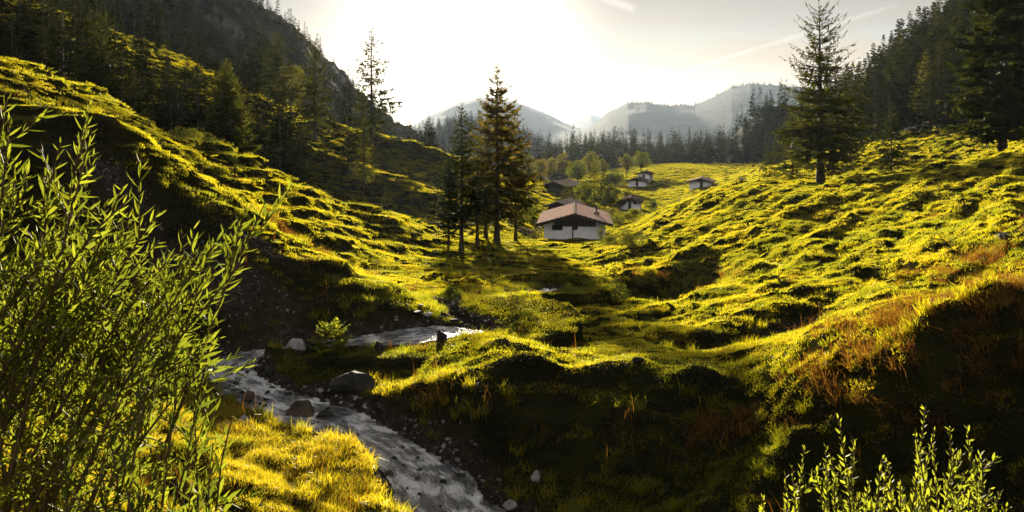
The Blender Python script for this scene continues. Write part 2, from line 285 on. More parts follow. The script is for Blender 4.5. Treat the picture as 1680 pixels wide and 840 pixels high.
# ------------------------------------------------------------------ terrain: a height field shaped by surveyed points
SURV = [  # (photo column, photo row, metres ahead of the camera)
 (250,840,8.5),(420,840,9),(600,840,9.6),(300,720,11),(450,740,11.3),(250,640,13.5),(330,660,13.2),(100,640,12.5),(0,700,9.5),(0,840,7),(-300,700,9),
 (200,545,17),(100,525,16.5),(0,505,16),
 (520,430,21.5),(400,380,20.5),(300,345,20),(200,310,19),(100,290,18.5),(0,280,18),(580,447,21),(650,466,21.2),(695,487,21.8),(620,452,23.5),(680,478,25),
 (480,604,16.2),(560,614,15.9),(640,606,16),(700,603,15.5),(520,640,14.9),(545,586,16.8),(620,590,16.6),
 (600,441,31),(650,455,33),(700,430,45),(640,410,52),(760,450,38),(800,470,32),(760,480,29),(620,400,55),(700,400,65),(740,386,74),
 (520,400,38),(450,380,31),(400,340,31),(300,290,29),(200,240,28),(100,190,27.5),(0,140,28),
 (0,85,38.5),(150,140,43),(250,200,45),(400,250,49),(520,310,55),(640,345,67),(740,380,82),
 (400,290,66),(250,238,58),(100,165,54),(0,122,50),(520,335,72),(640,362,90),
 (150,50,95),(330,120,115),(420,165,130),(490,190,140),(570,220,150),(640,240,160),(0,10,85),
 (560,285,115),(620,300,115),(700,310,120),(740,330,115),(560,322,97),(700,270,150),(740,262,170),(730,255,190),
 (480,230,118),(420,215,112),(330,160,190),(420,195,210),(150,90,170),(520,215,210),(640,250,230),(740,266,250),(740,275,400),(500,230,400),(200,120,400),
 (757,415,65),(815,400,85),(880,391,106),(930,386,112),(990,386,114),(940,372,132),(860,420,66),(900,402,90),(960,397,96),
 (900,332,170),(930,315,220),(870,340,150),(1000,345,175),(1033,345,190),(1148,308,230),(1048,300,290),(1217,299,200),(1150,340,160),(1000,280,400),(1130,278,340),(1250,276,300),(880,300,400),(1100,318,230),(1090,300,290),(1200,285,300),
 (1680,235,75),(1560,270,82),(1400,292,90),(1345,299,92),(1250,295,105),(1170,312,112),(1080,347,115),(1010,392,100),
 (1400,297,110),(1500,240,130),(1680,200,130),(1600,262,100),(1560,215,140),(1450,255,125),(1300,273,150),(1250,287,170),(1250,281,220),
 (1000,450,52),(1050,400,72),(1150,360,78),(1250,340,72),(1400,330,62),(1550,320,52),(1680,300,48),
 (1680,400,22),(1550,420,26),(1400,420,32),(1300,440,34),(1200,430,44),(1100,455,42),(1050,500,31),(980,500,30),(900,500,30),(880,475,36),(930,455,46),
 (850,545,19.8),(960,540,22),(1100,540,21),(900,570,17),(1050,580,15.8),(860,592,13.6),(1050,600,13.3),(760,615,13.2),(650,655,12.8),(1150,625,12.6),(1250,690,11.2),(1130,680,12),
 (1000,840,10),(860,800,11),(1250,840,9),(1450,840,8.3),(1680,840,7.5),(1450,592,10),(1350,612,10.6),(1680,540,9.2),(1560,562,9.6),(1850,470,9.5),(1680,470,12),
 (1680,440,17),(1500,500,15.5),(1350,540,17),(1200,560,17.5),(1250,500,24),(1150,510,25),(1400,470,22),
 (2100,330,12),(2300,200,40),(2400,100,100),(2500,200,300),(2300,220,400),(2100,500,8),(-500,-40,40),(-600,150,18),(-500,-150,90),(-600,400,12),(-600,-100,300),
 (1600,255,400),(1900,200,250)]
PTS = [tuple(at(*s)) for s in SURV]
PTS += [(0,-5,-1.5),(0,0,-1.7),(3,0,-1.6),(-3,0,-1.6),(6,0,-1.3),(-6,0,-1.0),(0,3,-2.3),(-2,3,-2.3),(2,3,-2.4),(-3,4.5,-2.8),(4,4,-2.6),(8,4,-1.9),(-8,4,-1.4),(0,6,-3.9),(-3,6.5,-3.7),(3.4,6,-3.6),(6,6,-3.2),(-6,7,-3.2),(9,-4,-.8),(-9,-4,-.6),(0,-8,-1.4)]
OFF = 9.0
P = np.array(PTS); pu = P[:, 0]/(P[:, 1]+OFF)*3.0; pv = np.log(P[:, 1]+OFF); pw = P[:, 2]/(P[:, 1]+OFF)
def _tps(d2): return np.where(d2 > 0, .5*d2*np.log(d2+1e-12), 0)
n_ = len(P); K = _tps((pu[:, None]-pu[None])**2+(pv[:, None]-pv[None])**2)+np.eye(n_)*2e-4
A = np.zeros((n_+3, n_+3)); A[:n_, :n_] = K; A[:n_, n_] = 1; A[:n_, n_+1] = pu; A[:n_, n_+2] = pv; A[n_:, :n_] = A[:n_, n_:].T
sol = np.linalg.solve(A, np.concatenate([pw, np.zeros(3)]))
NU, NV = 720, 980
u_in = np.linspace(-.62, .62, NU-160); UU = np.concatenate([np.linspace(-1.2, -.62, 81)[:-1], u_in, np.linspace(.62, 1.2, 81)[1:]]); NU = len(UU)
V0, V1 = math.log(.8), math.log(430+OFF); VV = np.linspace(V0, V1, NV)
cu = np.linspace(-1.2, 1.2, 170)*3.0; cv = np.linspace(V0, V1, 190)
gu, gv = np.meshgrid(cu, cv); g = np.zeros(gu.size); fu, fv = gu.ravel(), gv.ravel()
for k in range(n_): g += sol[k]*_tps((fu-pu[k])**2+(fv-pv[k])**2)
g = (g+sol[n_]+sol[n_+1]*fu+sol[n_+2]*fv).reshape(gu.shape)
def bil(G, xs, ys, x, y):
    i = np.clip(np.interp(x, xs, np.arange(len(xs))), 0, len(xs)-1.001); j = np.clip(np.interp(y, ys, np.arange(len(ys))), 0, len(ys)-1.001)
    a = i.astype(int); b = j.astype(int); fx = i-a; fy = j-b
    return (G[b, a]*(1-fx)+G[b, a+1]*fx)*(1-fy)+(G[b+1, a]*(1-fx)+G[b+1, a+1]*fx)*fy
TU, TV = np.meshgrid(UU, VV)
TY = np.exp(TV)-OFF; TX = TU*(TY+OFF)
Z = bil(g, cu, cv, (TU*3).ravel(), TV.ravel()).reshape(TU.shape)*(TY+OFF)

# the stream's course: (x, y, water height, half width)
def sp(px, py, z, w):
    Y = -z*F/(py-YH); return ((px-840)/F*Y, Y, z, w)
STREAM = [(.9, 4.2, -4.92, .5), (.45, 6.5, -4.91, .55), sp(810,905,-4.9,.56), sp(728,835,-4.9,.56), sp(705,790,-4.9,.54), sp(640,742,-4.9,.42), sp(545,697,-4.9,.62), sp(462,668,-4.9,.58), sp(398,640,-4.9,.55), sp(372,614,-4.9,.5),
          sp(395,592,-4.86,.45), sp(470,577,-4.82,.45), sp(560,566,-4.76,.5), sp(640,558,-4.74,.7), sp(705,551,-4.74,.8), sp(765,543,-4.76,.6), sp(778,532,-4.8,.3), sp(745,515,-4.9,.22), sp(728,498,-5.1,.2), sp(770,486,-5.8,.22), sp(835,482,-6.3,.25), sp(888,480,-6.6,.35), sp(905,474,-6.9,.3)]
S = np.array(STREAM)
# smooth the course
def cr(S, n=6):
    out = []
    for i in range(len(S)-1):
        p0, p1, p2, p3 = S[max(i-1, 0)], S[i], S[i+1], S[min(i+2, len(S)-1)]
        for t in np.arange(n)/n: out.append(.5*((2*p1)+(-p0+p2)*t+(2*p0-5*p1+4*p2-p3)*t*t+(-p0+3*p1-3*p2+p3)*t**3))
    return np.array(out+[S[-1]])
S = cr(S)
def stream_dist(x, y):
    best = np.full(x.shape, 1e9); bz = np.zeros(x.shape); bw = np.zeros(x.shape)
    for i in range(len(S)-1):
        ax, ay = S[i, 0], S[i, 1]; dx, dy = S[i+1, 0]-ax, S[i+1, 1]-ay
        t = np.clip(((x-ax)*dx+(y-ay)*dy)/(dx*dx+dy*dy+1e-9), 0, 1); d = np.hypot(x-ax-t*dx, y-ay-t*dy)
        m = d < best; best = np.where(m, d, best); bz = np.where(m, S[i, 2]+t*(S[i+1, 2]-S[i, 2]), bz); bw = np.where(m, S[i, 3]+t*(S[i+1, 3]-S[i, 3]), bw)
    return best, bz, bw
near = (TY > 2) & (TY < 75) & (np.abs(TX) < 16)
D = np.full(TX.shape, 99.); ZS = np.zeros(TX.shape); WS = np.zeros(TX.shape)
D[near], ZS[near], WS[near] = stream_dist(TX[near], TY[near])

# hummocks and cattle steps
cx, cy = .55, .835                       # direction the steps run in
al = TX*cx+TY*cy; ac = TX*cy-TY*cx
soft = sstep(0, 3., D-WS)
flat = 1-.9*np.exp(-(((TX-8.3)/9)**2+((TY-118)/13)**2))          # the farmstead stands on levelled ground
hill = np.clip(sstep(-.02, .16, np.abs(TU+.02)), .25, 1)
warp = fbm(TX*.12, TY*.12, 5, 3)*2.2
terr = fbm((ac+warp)*.42, al*.085+warp*.05, 11, 3, .5, True)
terr2 = fbm((ac+warp*.7)*.8, al*.11, 17, 3, .5, True)
patchy = np.maximum(.35+1.3*sstep(-.25, .45, fbm(TX*.11, TY*.11, 29, 2)), 1.25*sstep(14, 11, TY))
big = fbm(TX*.16, TY*.16, 23, 3, .5, True)
mid = fbm(TX*.55, TY*.55, 31, 3, .55, True)
sml = fbm(TX*1.6, TY*1.6, 43, 3, .55, True)
far = sstep(9, 40, TY); vfar = sstep(60, 200, TY)
calm = 1-.75*sstep(95, 135, TY)*sstep(0.02, .10, TU)*sstep(.33, .24, TU)
H = terr*(.12+.22*far+.40*vfar)*hill + terr2*(.05+.20*far+.2*vfar)*hill + big*(.10+.20*far+.7*vfar) + mid*(.21-.14*far)*patchy + sml*.10*(1-.72*far)*patchy
left = sstep(.02, -.25, TU)*sstep(14, 30, TY)
H = H+left*fbm((ac+warp*1.3)*.22, al*.05, 71, 2, .5, True)*.5+left*terr2*.22
right = sstep(.08, .22, TU)*sstep(13, 20, TY)*sstep(95, 60, TY)
H = H+right*fbm((ac+warp)*.17, al*.05, 83, 2, .5, True)*.6
# erosion gullies and slumps on the right-hand hill
def blob(px, py, Y, rx, ry, amp, rot=0.):
    p = at(px, py, Y); dx = TX-p.x; dy = TY-p.y; c, s_ = math.cos(rot), math.sin(rot)
    q = ((dx*c+dy*s_)/rx)**2+((-dx*s_+dy*c)/ry)**2
    return amp*np.exp(-q*1.5)
H = H+blob(1105,440,42,2.6,6,-2.4,-.5)+blob(1030,440,44,1.4,5,.9,-.4)+blob(1290,520,21,1.0,3.2,-.55,-.7)+blob(1150,545,19.5,1.2,1.2,-.3)+blob(1015,430,50,1.5,3.5,.5)+blob(905,595,13.6,1.1,.5,.25)+blob(1130,625,12.9,.7,.5,.22)+blob(1600,510,10,1.2,.5,.15)
H = H+blob(640,240,160,16,7,1.6,.3)+blob(700,262,165,18,6,1.2)+blob(600,290,118,13,4,1.6)+blob(650,312,112,12,4,1.3)
strip = 1-.7*np.exp(-1.5*(((TX+3.2)/3)**2+((TY-16.8)/1.2)**2))
Z = Z+H*(.22+.78*soft)*flat*calm*strip
for q in ((900,640,12.8,.35,.25,.20),(1000,680,12.2,.4,.3,.22),(1100,660,12.4,.4,.3,.22),(820,660,12.6,.3,.25,.20),(950,725,11.6,.35,.25,.18),(1180,720,11.4,.4,.3,.22),(760,680,12.6,.3,.2,.18),(1060,740,11.2,.35,.25,.2),(880,735,11.5,.3,.22,.16),(1500,650,9.6,.4,.25,.2),(1620,625,9.2,.35,.25,.2),(1400,690,9.8,.35,.25,.22),(1300,740,10,.35,.25,.2)): Z = Z+blob(*q)*(.7+.6*sml)
# cattle steps: narrow treads along the contours with short steep risers between
hs = .27+.010*np.clip(TY, 10, 60)
zq = (Z+.17*al*sstep(.05, -.05, TU))/hs+.42*fbm(TX*.22, TY*.22, 61, 3)+.9*fbm(TX*.07, TY*.07, 67, 2); fr = zq-np.floor(zq)
stp = (np.floor(zq)+sstep(.60, 1., fr)-zq)*hs
tm = np.clip(sstep(.05, .16, TU)*sstep(13, 18, TY)+sstep(.02, -.10, TU)*sstep(18, 25, TY), 0, 1)*sstep(230, 120, TY)
rib = (ac+warp*1.1+.5*mid)/(2.1+.02*np.clip(TY, 0, 80)); rf_ = rib-np.floor(rib); rid_ = np.floor(rib)
rib = (rf_-sstep(.66, .97, rf_)-.15)*(.62+.004*np.clip(TY, 0, 90))*np.clip(.45+1.5*perlin(al*.09+rid_*7.3, rid_*3.7, 87), 0, 1.15)
Z = Z+rib*sstep(.05, .18, TU)*sstep(12.5, 17, TY)*sstep(140, 80, TY)*flat
tm = tm*(1-.6*sstep(.02, .1, TU))
Z = Z+stp*tm*np.clip(.62+1.2*fbm(TX*.09, TY*.09, 69, 2)+.12*sstep(0, -.1, TU), .1, .92)*flat*calm
bank = ZS+.03+1.05*np.maximum(D-WS, 0)+(.24*mid+.14*sml)*sstep(0, .5, D-WS)
bank_hi = np.minimum(Z, bank)
lowlim = ZS+.05+.10*np.clip(D-WS, 0, 3)
Zc = np.where(D < 5, np.maximum(bank_hi, np.where(D < 2.6, lowlim, -99)), Z)
bedn = fbm(TX*2.6, TY*2.6, 57, 3)
Zc = np.where(D < WS, ZS-.10+.09*bedn, Zc)
edge = (D >= WS) & (D < WS+.5); Zc = np.where(edge, Zc+.05*bedn*(1-(D-WS)/.5), Zc)
Z = Zc
gx = np.gradient(Z, axis=1)/np.gradient(TX, axis=1)
dYr = np.gradient(TY, axis=0); gy = np.gradient(Z, axis=0)/dYr-gx*np.gradient(TX, axis=0)/dYr
SLOPE = np.hypot(gx, gy)
def ground(x, y):
    x = np.asarray(x, float); y = np.asarray(y, float)
    return bil(Z, UU, VV, x/(y+OFF), np.log(np.maximum(y+OFF, .81)))
def gz(x, y): return float(ground(np.array([x]), np.array([y]))[0])
def on(px, Y, dz=0.):
    X = (px-840)/F*Y; return Vector((X, Y, gz(X, Y)+dz))
# bare ground: the stream's gravel and the scree patches
def patch(px, py, Y, rx, ry, rot=0.):
    return blob(px, py, Y, rx, ry, 1., rot)
BARE = np.clip(sstep(.55, .05, D-WS), 0, 1)
BARE = np.maximum(BARE, patch(520,642,14.9,1.1,.55)*1.4)
for a in ((1290,520,21,.8,2.4,-.7),(1085,455,40,1.5,3.2,-.5),(728,500,25,.7,1.6),(420,390,20.6,1.2,.8),(180,315,19.3,1.8,.7),(1020,440,47,.8,1.6),(360,450,18.6,3,1.2),(1250,560,17,1.2,.5)): BARE = np.maximum(BARE, patch(*a)*1.15)
BARE = np.clip(BARE+.35*fbm(TX*1.3, TY*1.3, 91, 3)-.1, 0, 1)*(BARE > .08)
idx = np.arange(NU*NV).reshape(NV, NU)
quads = np.stack([idx[:-1, :-1], idx[:-1, 1:], idx[1:, 1:], idx[1:, :-1]], -1).reshape(-1, 4)
def ground_mat():
    m, N, L, out = nmat('meadow_ground'); b = N.new('ShaderNodeBsdfPrincipled'); L.new(b.outputs[0], out.inputs[0])
    ge = N.new('ShaderNodeNewGeometry'); pos = ge.outputs['Position']
    n1 = noise(N, L, .5, 6, .6, pos); n2 = noise(N, L, 7, 6, .65, pos)
    turf = ramp(N, L, n1.outputs['Fac'], [(.3, (.010, .012, .004)), (.6, (.022, .022, .007)), (.8, (.035, .026, .010))])
    soil = ramp(N, L, n2.outputs['Fac'], [(.3, (.014, .011, .008)), (.6, (.045, .036, .028)), (.75, (.12, .105, .095))])
    a = N.new('ShaderNodeAttribute'); a.attribute_name = 'bare'
    mx = N.new('ShaderNodeMix'); mx.data_type = 'RGBA'; L.new(a.outputs['Fac'], mx.inputs[0]); L.new(turf.outputs[0], mx.inputs[6]); L.new(soil.outputs[0], mx.inputs[7]); L.new(mx.outputs[2], b.inputs['Base Color'])
    b.inputs['Roughness'].default_value = .95; b.inputs['Specular IOR Level'].default_value = 0
    n3 = noise(N, L, 11, 7, .7, pos); bp = N.new('ShaderNodeBump'); bp.inputs['Strength'].default_value = .9; bp.inputs['Distance'].default_value = .06; L.new(n3.outputs['Fac'], bp.inputs['Height']); L.new(bp.outputs[0], b.inputs['Normal'])
    return m
M['ground'] = ground_mat()
me = mesh_np('ground', np.stack([TX, TY, Z], -1).reshape(-1, 3), [quads], M['ground'], True, {'bare': ('POINT', 'FLOAT', BARE.ravel())})
o = link('ground', me); tag(o, 'hummocky grassy valley slopes and flats cut by a stream', None, kind='structure')
# valley floor far out
b_ = Geo(); rr = np.array([0, 2500, 7000, 16000.]); th = np.linspace(0, 2*np.pi, 49)[:-1]
VF = np.array([(0, 0, -52)]+[(r*math.cos(t), r*math.sin(t), -52) for r in rr[1:] for t in th])
b_.tris(VF, [(0, 1+i, 1+(i+1) % 48) for i in range(48)]); q = [(1+48*k+i, 49+48*k+i, 49+48*k+(i+1) % 48, 1+48*k+(i+1) % 48) for k in range(2) for i in range(48)]
b_.Q.append(np.array(q)); b_.tq.append(np.zeros(len(q)))
o = b_.build('land', M['ground']); tag(o, 'far low valley land reaching the horizon', None, kind='structure')

# water
def water_mat():
    m, N, L, out = nmat('water'); b = N.new('ShaderNodeBsdfPrincipled'); L.new(b.outputs[0], out.inputs[0])
    b.inputs['Roughness'].default_value = .10; b.inputs['IOR'].default_value = 2.3; b.inputs['Specular IOR Level'].default_value = .9
    ge = N.new('ShaderNodeAttribute'); ge.attribute_name = 'flow'; mp = N.new('ShaderNodeMapping'); mp.inputs['Scale'].default_value = (.34, 1.5, 1); L.new(ge.outputs['Vector'], mp.inputs[0])
    n = noise(N, L, 9, 5, .6, mp.outputs[0], .3); n2 = noise(N, L, 26, 4, .6, mp.outputs[0], .6)
    ad = N.new('ShaderNodeMath'); ad.operation = 'MULTIPLY_ADD'; ad.inputs[1].default_value = .25; L.new(n2.outputs['Fac'], ad.inputs[0]); L.new(n.outputs['Fac'], ad.inputs[2])
    bp = N.new('ShaderNodeBump'); bp.inputs['Strength'].default_value = .9; bp.inputs['Distance'].default_value = .10; L.new(ad.outputs[0], bp.inputs['Height']); L.new(bp.outputs[0], b.inputs['Normal'])
    # pale streaks in the base colour stand in for bright sky reflected by ripples
    lo = noise(N, L, 1.6, 2, .5, ge.outputs['Vector']); sh = N.new('ShaderNodeMath'); sh.operation = 'MULTIPLY_ADD'; sh.inputs[1].default_value = .55; L.new(lo.outputs['Fac'], sh.inputs[0])
    fn = noise(N, L, 5.0, 8, .70, mp.outputs[0], .35); s2 = N.new('ShaderNodeMath'); s2.operation = 'SUBTRACT'; s2.inputs[1].default_value = .255; L.new(fn.outputs['Fac'], s2.inputs[0]); L.new(s2.outputs[0], sh.inputs[2])
    fo = ramp(N, L, sh.outputs[0], [(.42, (.04, .04, .038)), (.52, (.22, .22, .22)), (.62, (.85, .85, .85))]); L.new(fo.outputs[0], b.inputs['Base Color'])
    return m
M['water'] = water_mat()
sl_len = np.concatenate([[0], np.cumsum(np.hypot(np.diff(S[:, 0]), np.diff(S[:, 1])))]); ss_ = np.arange(0, sl_len[-1], .035)
SR = np.stack([np.interp(ss_, sl_len, S[:, j]) for j in range(4)], 1)
tn = np.gradient(SR[:, :2], axis=0); tn = np.stack([np.convolve(tn[:, j], np.ones(9)/9, 'same') for j in (0, 1)], 1); tn /= np.linalg.norm(tn, axis=1)[:, None]; nrm = np.stack([-tn[:, 1], tn[:, 0]], 1)
NA = 45; acr = np.linspace(-1, 1, NA)
AX = SR[:, 3][:, None]*acr[None]; SX = np.broadcast_to(ss_[:, None], AX.shape); WF = (SR[:, 3]+.2)[:, None]*acr[None]
wv = .030*fbm(SX*2.2, AX*4.5, 301, 3, .55)+.016*fbm(SX*6, AX*9, 302, 2)+.022*fbm(SX*1.1, AX*1.3, 303, 2)
WV = np.stack([SR[:, 0][:, None]+nrm[:, 0][:, None]*WF, SR[:, 1][:, None]+nrm[:, 1][:, None]*WF, SR[:, 2][:, None]+.02+wv], -1)
k = np.arange(WV.shape[0]*NA).reshape(-1, NA)
def si(px, py, z): q = sp(px, py, z, 0); return int(np.argmin(np.hypot(SR[:, 0]-q[0], SR[:, 1]-q[1])))
WQ = [np.stack([q[:-1, :-1], q[:-1, 1:], q[1:, 1:], q[1:, :-1]], -1).reshape(-1, 4) for q in (k[:si(768, 541, -4.76)+1], k[si(870, 480.5, -6.5):])]
me = mesh_np('stream_water', WV.reshape(-1, 3), WQ, M['water'], True, {'flow': ('POINT', 'FLOAT_VECTOR', np.stack([SX, AX*1., 0*AX], -1))})
o = link('water', me); tag(o, 'shallow rippled mountain stream winding between grassy banks', None, kind='structure')

# ------------------------------------------------------------------ hills and mountains
def hill_mat(name, stops, sc, bump=.6):
    m, N, L, out = nmat(name); b = N.new('ShaderNodeBsdfPrincipled'); L.new(b.outputs[0], out.inputs[0]); ge = N.new('ShaderNodeNewGeometry')
    n = noise(N, L, sc, 8, .65, ge.outputs['Position'], .3); r = ramp(N, L, n.outputs['Fac'], stops); L.new(r.outputs[0], b.inputs['Base Color']); b.inputs['Roughness'].default_value = 1; b.inputs['Specular IOR Level'].default_value = .05
    n3 = noise(N, L, sc*5, 6, .7, ge.outputs['Position']); bp = N.new('ShaderNodeBump'); bp.inputs['Strength'].default_value = bump; bp.inputs['Distance'].default_value = 2/max(sc*10, .1); L.new(n3.outputs['Fac'], bp.inputs['Height']); L.new(bp.outputs[0], b.inputs['Normal'])
    return m
M['forest_floor'] = hill_mat('forest_floor', [(.35, (.010, .013, .006)), (.7, (.030, .030, .012))], .08)
M['rocky_slope'] = hill_mat('rocky_slope', [(.38, (.018, .020, .011)), (.52, (.045, .04, .03)), (.66, (.15, .14, .125))], .035)
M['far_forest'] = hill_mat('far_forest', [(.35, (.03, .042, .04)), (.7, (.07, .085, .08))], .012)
HILLS = {}
def hill(name, ridge, foot, mat, nz, label, ns=220, nt=70, seed=1, back=1.0, fine=0., zmin=-52, nk=0.025):
    rg = np.array([tuple(at(*p)) for p in ridge]); ft = np.array([tuple(at(*p)) for p in foot])
    def res(A, n):
        q = np.concatenate([[0], np.cumsum(np.hypot(np.diff(A[:, 0]), np.diff(A[:, 1])))]); q /= q[-1]; t = np.linspace(0, 1, n)
        return np.stack([np.interp(t, q, A[:, j]) for j in range(3)], 1)
    # match along columns of the photograph's bearing, so that ridge and foot correspond
    def res_b(A, n, b):
        ang = A[:, 0]/A[:, 1]; return np.stack([np.interp(b, ang, A[:, j]) for j in range(3)], 1)
    b = np.linspace(max(rg[0, 0]/rg[0, 1], ft[0, 0]/ft[0, 1]), min(rg[-1, 0]/rg[-1, 1], ft[-1, 0]/ft[-1, 1]), ns)
    r = res_b(rg, ns, b); f = res_b(ft, ns, b)
    t = np.linspace(0, 1+back, nt); G = np.zeros((nt, ns, 3))
    for i, tt in enumerate(t):
        if tt <= 1:
            p = f+(r-f)*tt; p[:, 2] = f[:, 2]+(r[:, 2]-f[:, 2])*(.55*tt+.45*tt*tt*(3-2*tt))
        else:
            e = tt-1; p = r+(r-f)*e*1.2; p[:, 2] = r[:, 2]-(r[:, 2]-np.minimum(f[:, 2], zmin))*e**1.3
        G[i] = p
    wgt = np.sin(np.clip(t/1, 0, 1)*np.pi/2)[:, None]
    dz = nz*fbm(G[..., 0]*nk, G[..., 1]*nk, seed, 5, .55)+fine*fbm(G[..., 0]*nk*6, G[..., 1]*nk*6, seed+9, 4, .6)
    G[..., 2] += dz*(.15+.85*wgt); G[0, :, 2] -= 8
    ii = np.arange(nt*ns).reshape(nt, ns)
    me = mesh_np(name, G.reshape(-1, 3), [np.stack([ii[:-1, :-1], ii[:-1, 1:], ii[1:, 1:], ii[1:, :-1]], -1).reshape(-1, 4)], mat, True)
    o = link(name, me); tag(o, label, None, kind='structure'); HILLS[name] = (G, t, b); return o
hill('left_mountain', [(-400,-420,300),(0,-210,320),(200,-120,340),(330,-55,360),(415,2,380),(455,28,390),(500,62,400),(545,108,420),(575,140,440),(610,175,460),(650,205,500),(700,232,540),(745,250,600),(800,268,650)],
     [(-400,30,130),(0,55,150),(150,85,170),(330,145,190),(420,190,205),(500,212,240),(600,248,300),(680,262,340),(745,272,420),(800,285,500)], M['rocky_slope'], 7, 'steep rocky wooded mountainside rising on the left', 380, 130, 3, fine=6.0)
hill('right_mountain', [(1255,278,360),(1290,252,340),(1350,212,330),(1400,170,320),(1460,125,310),(1540,62,300),(1680,-50,290),(2000,-250,250),(2500,-400,200)],
     [(1255,287,335),(1310,274,240),(1400,264,170),(1500,243,145),(1600,212,140),(1680,192,135),(2000,100,110),(2500,0,90)], M['forest_floor'], 4, 'steep dark forested hillside rising on the right', 200, 60, 5)
hill('forest_hill', [(1120,276,500),(1160,262,490),(1190,240,480),(1220,200,470),(1255,172,460),(1300,172,450),(1380,165,450),(1500,120,450)],
     [(1120,285,400),(1200,284,385),(1260,284,370),(1320,280,350),(1500,260,340)], M['forest_floor'], 4, 'dark wooded knoll behind the meadow on the right', 120, 50, 8)
hill('wooded_ridge', [(820,302,420),(860,285,450),(905,256,600),(940,240,650),(990,234,700),(1040,236,700),(1100,242,700),(1160,240,650),(1230,236,600)],
     [(820,308,390),(880,303,390),(940,295,400),(1000,288,410),(1100,284,420),(1230,284,430)], M['forest_floor'], 4, 'wooded ridge closing the valley behind the huts', 140, 40, 9)
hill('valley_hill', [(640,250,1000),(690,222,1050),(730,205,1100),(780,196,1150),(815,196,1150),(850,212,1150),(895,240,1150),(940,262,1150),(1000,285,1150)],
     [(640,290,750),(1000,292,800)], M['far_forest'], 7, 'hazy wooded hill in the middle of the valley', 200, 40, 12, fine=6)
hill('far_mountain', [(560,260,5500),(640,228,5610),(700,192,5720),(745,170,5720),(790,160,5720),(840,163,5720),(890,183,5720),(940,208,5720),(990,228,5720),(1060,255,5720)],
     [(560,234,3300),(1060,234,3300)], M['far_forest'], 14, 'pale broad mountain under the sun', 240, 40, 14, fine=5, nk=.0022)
hill('far_mountain', [(860,240,9460),(900,215,9460),(945,194,9460),(970,187,9460),(1000,196,9460),(1060,220,9460)],
     [(860,223,7040),(1060,223,7040)], M['far_forest'], 12, 'small faint mountain between the two larger ones', 100, 30, 15, zmin=-50, nk=.0016)
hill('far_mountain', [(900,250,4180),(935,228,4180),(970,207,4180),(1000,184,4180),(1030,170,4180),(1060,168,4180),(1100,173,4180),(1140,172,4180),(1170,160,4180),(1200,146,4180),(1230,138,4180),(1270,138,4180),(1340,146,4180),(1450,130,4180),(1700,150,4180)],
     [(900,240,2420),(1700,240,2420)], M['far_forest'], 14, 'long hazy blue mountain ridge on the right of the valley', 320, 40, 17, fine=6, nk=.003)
# the air
hz, N, L, out = nmat('haze'); vol = N.new('ShaderNodeVolumePrincipled'); vol.inputs['Color'].default_value = (.66, .80, 1.0, 1); vol.inputs['Density'].default_value = .000036; vol.inputs['Anisotropy'].default_value = .38
L.new(vol.outputs[0], out.inputs['Volume'])
g_ = Geo(); g_.box(-7000, 7000, -80, 11500, -60, 290); o = g_.build('haze', hz); tag(o, 'thin warm morning haze filling the valley', None, kind='stuff')
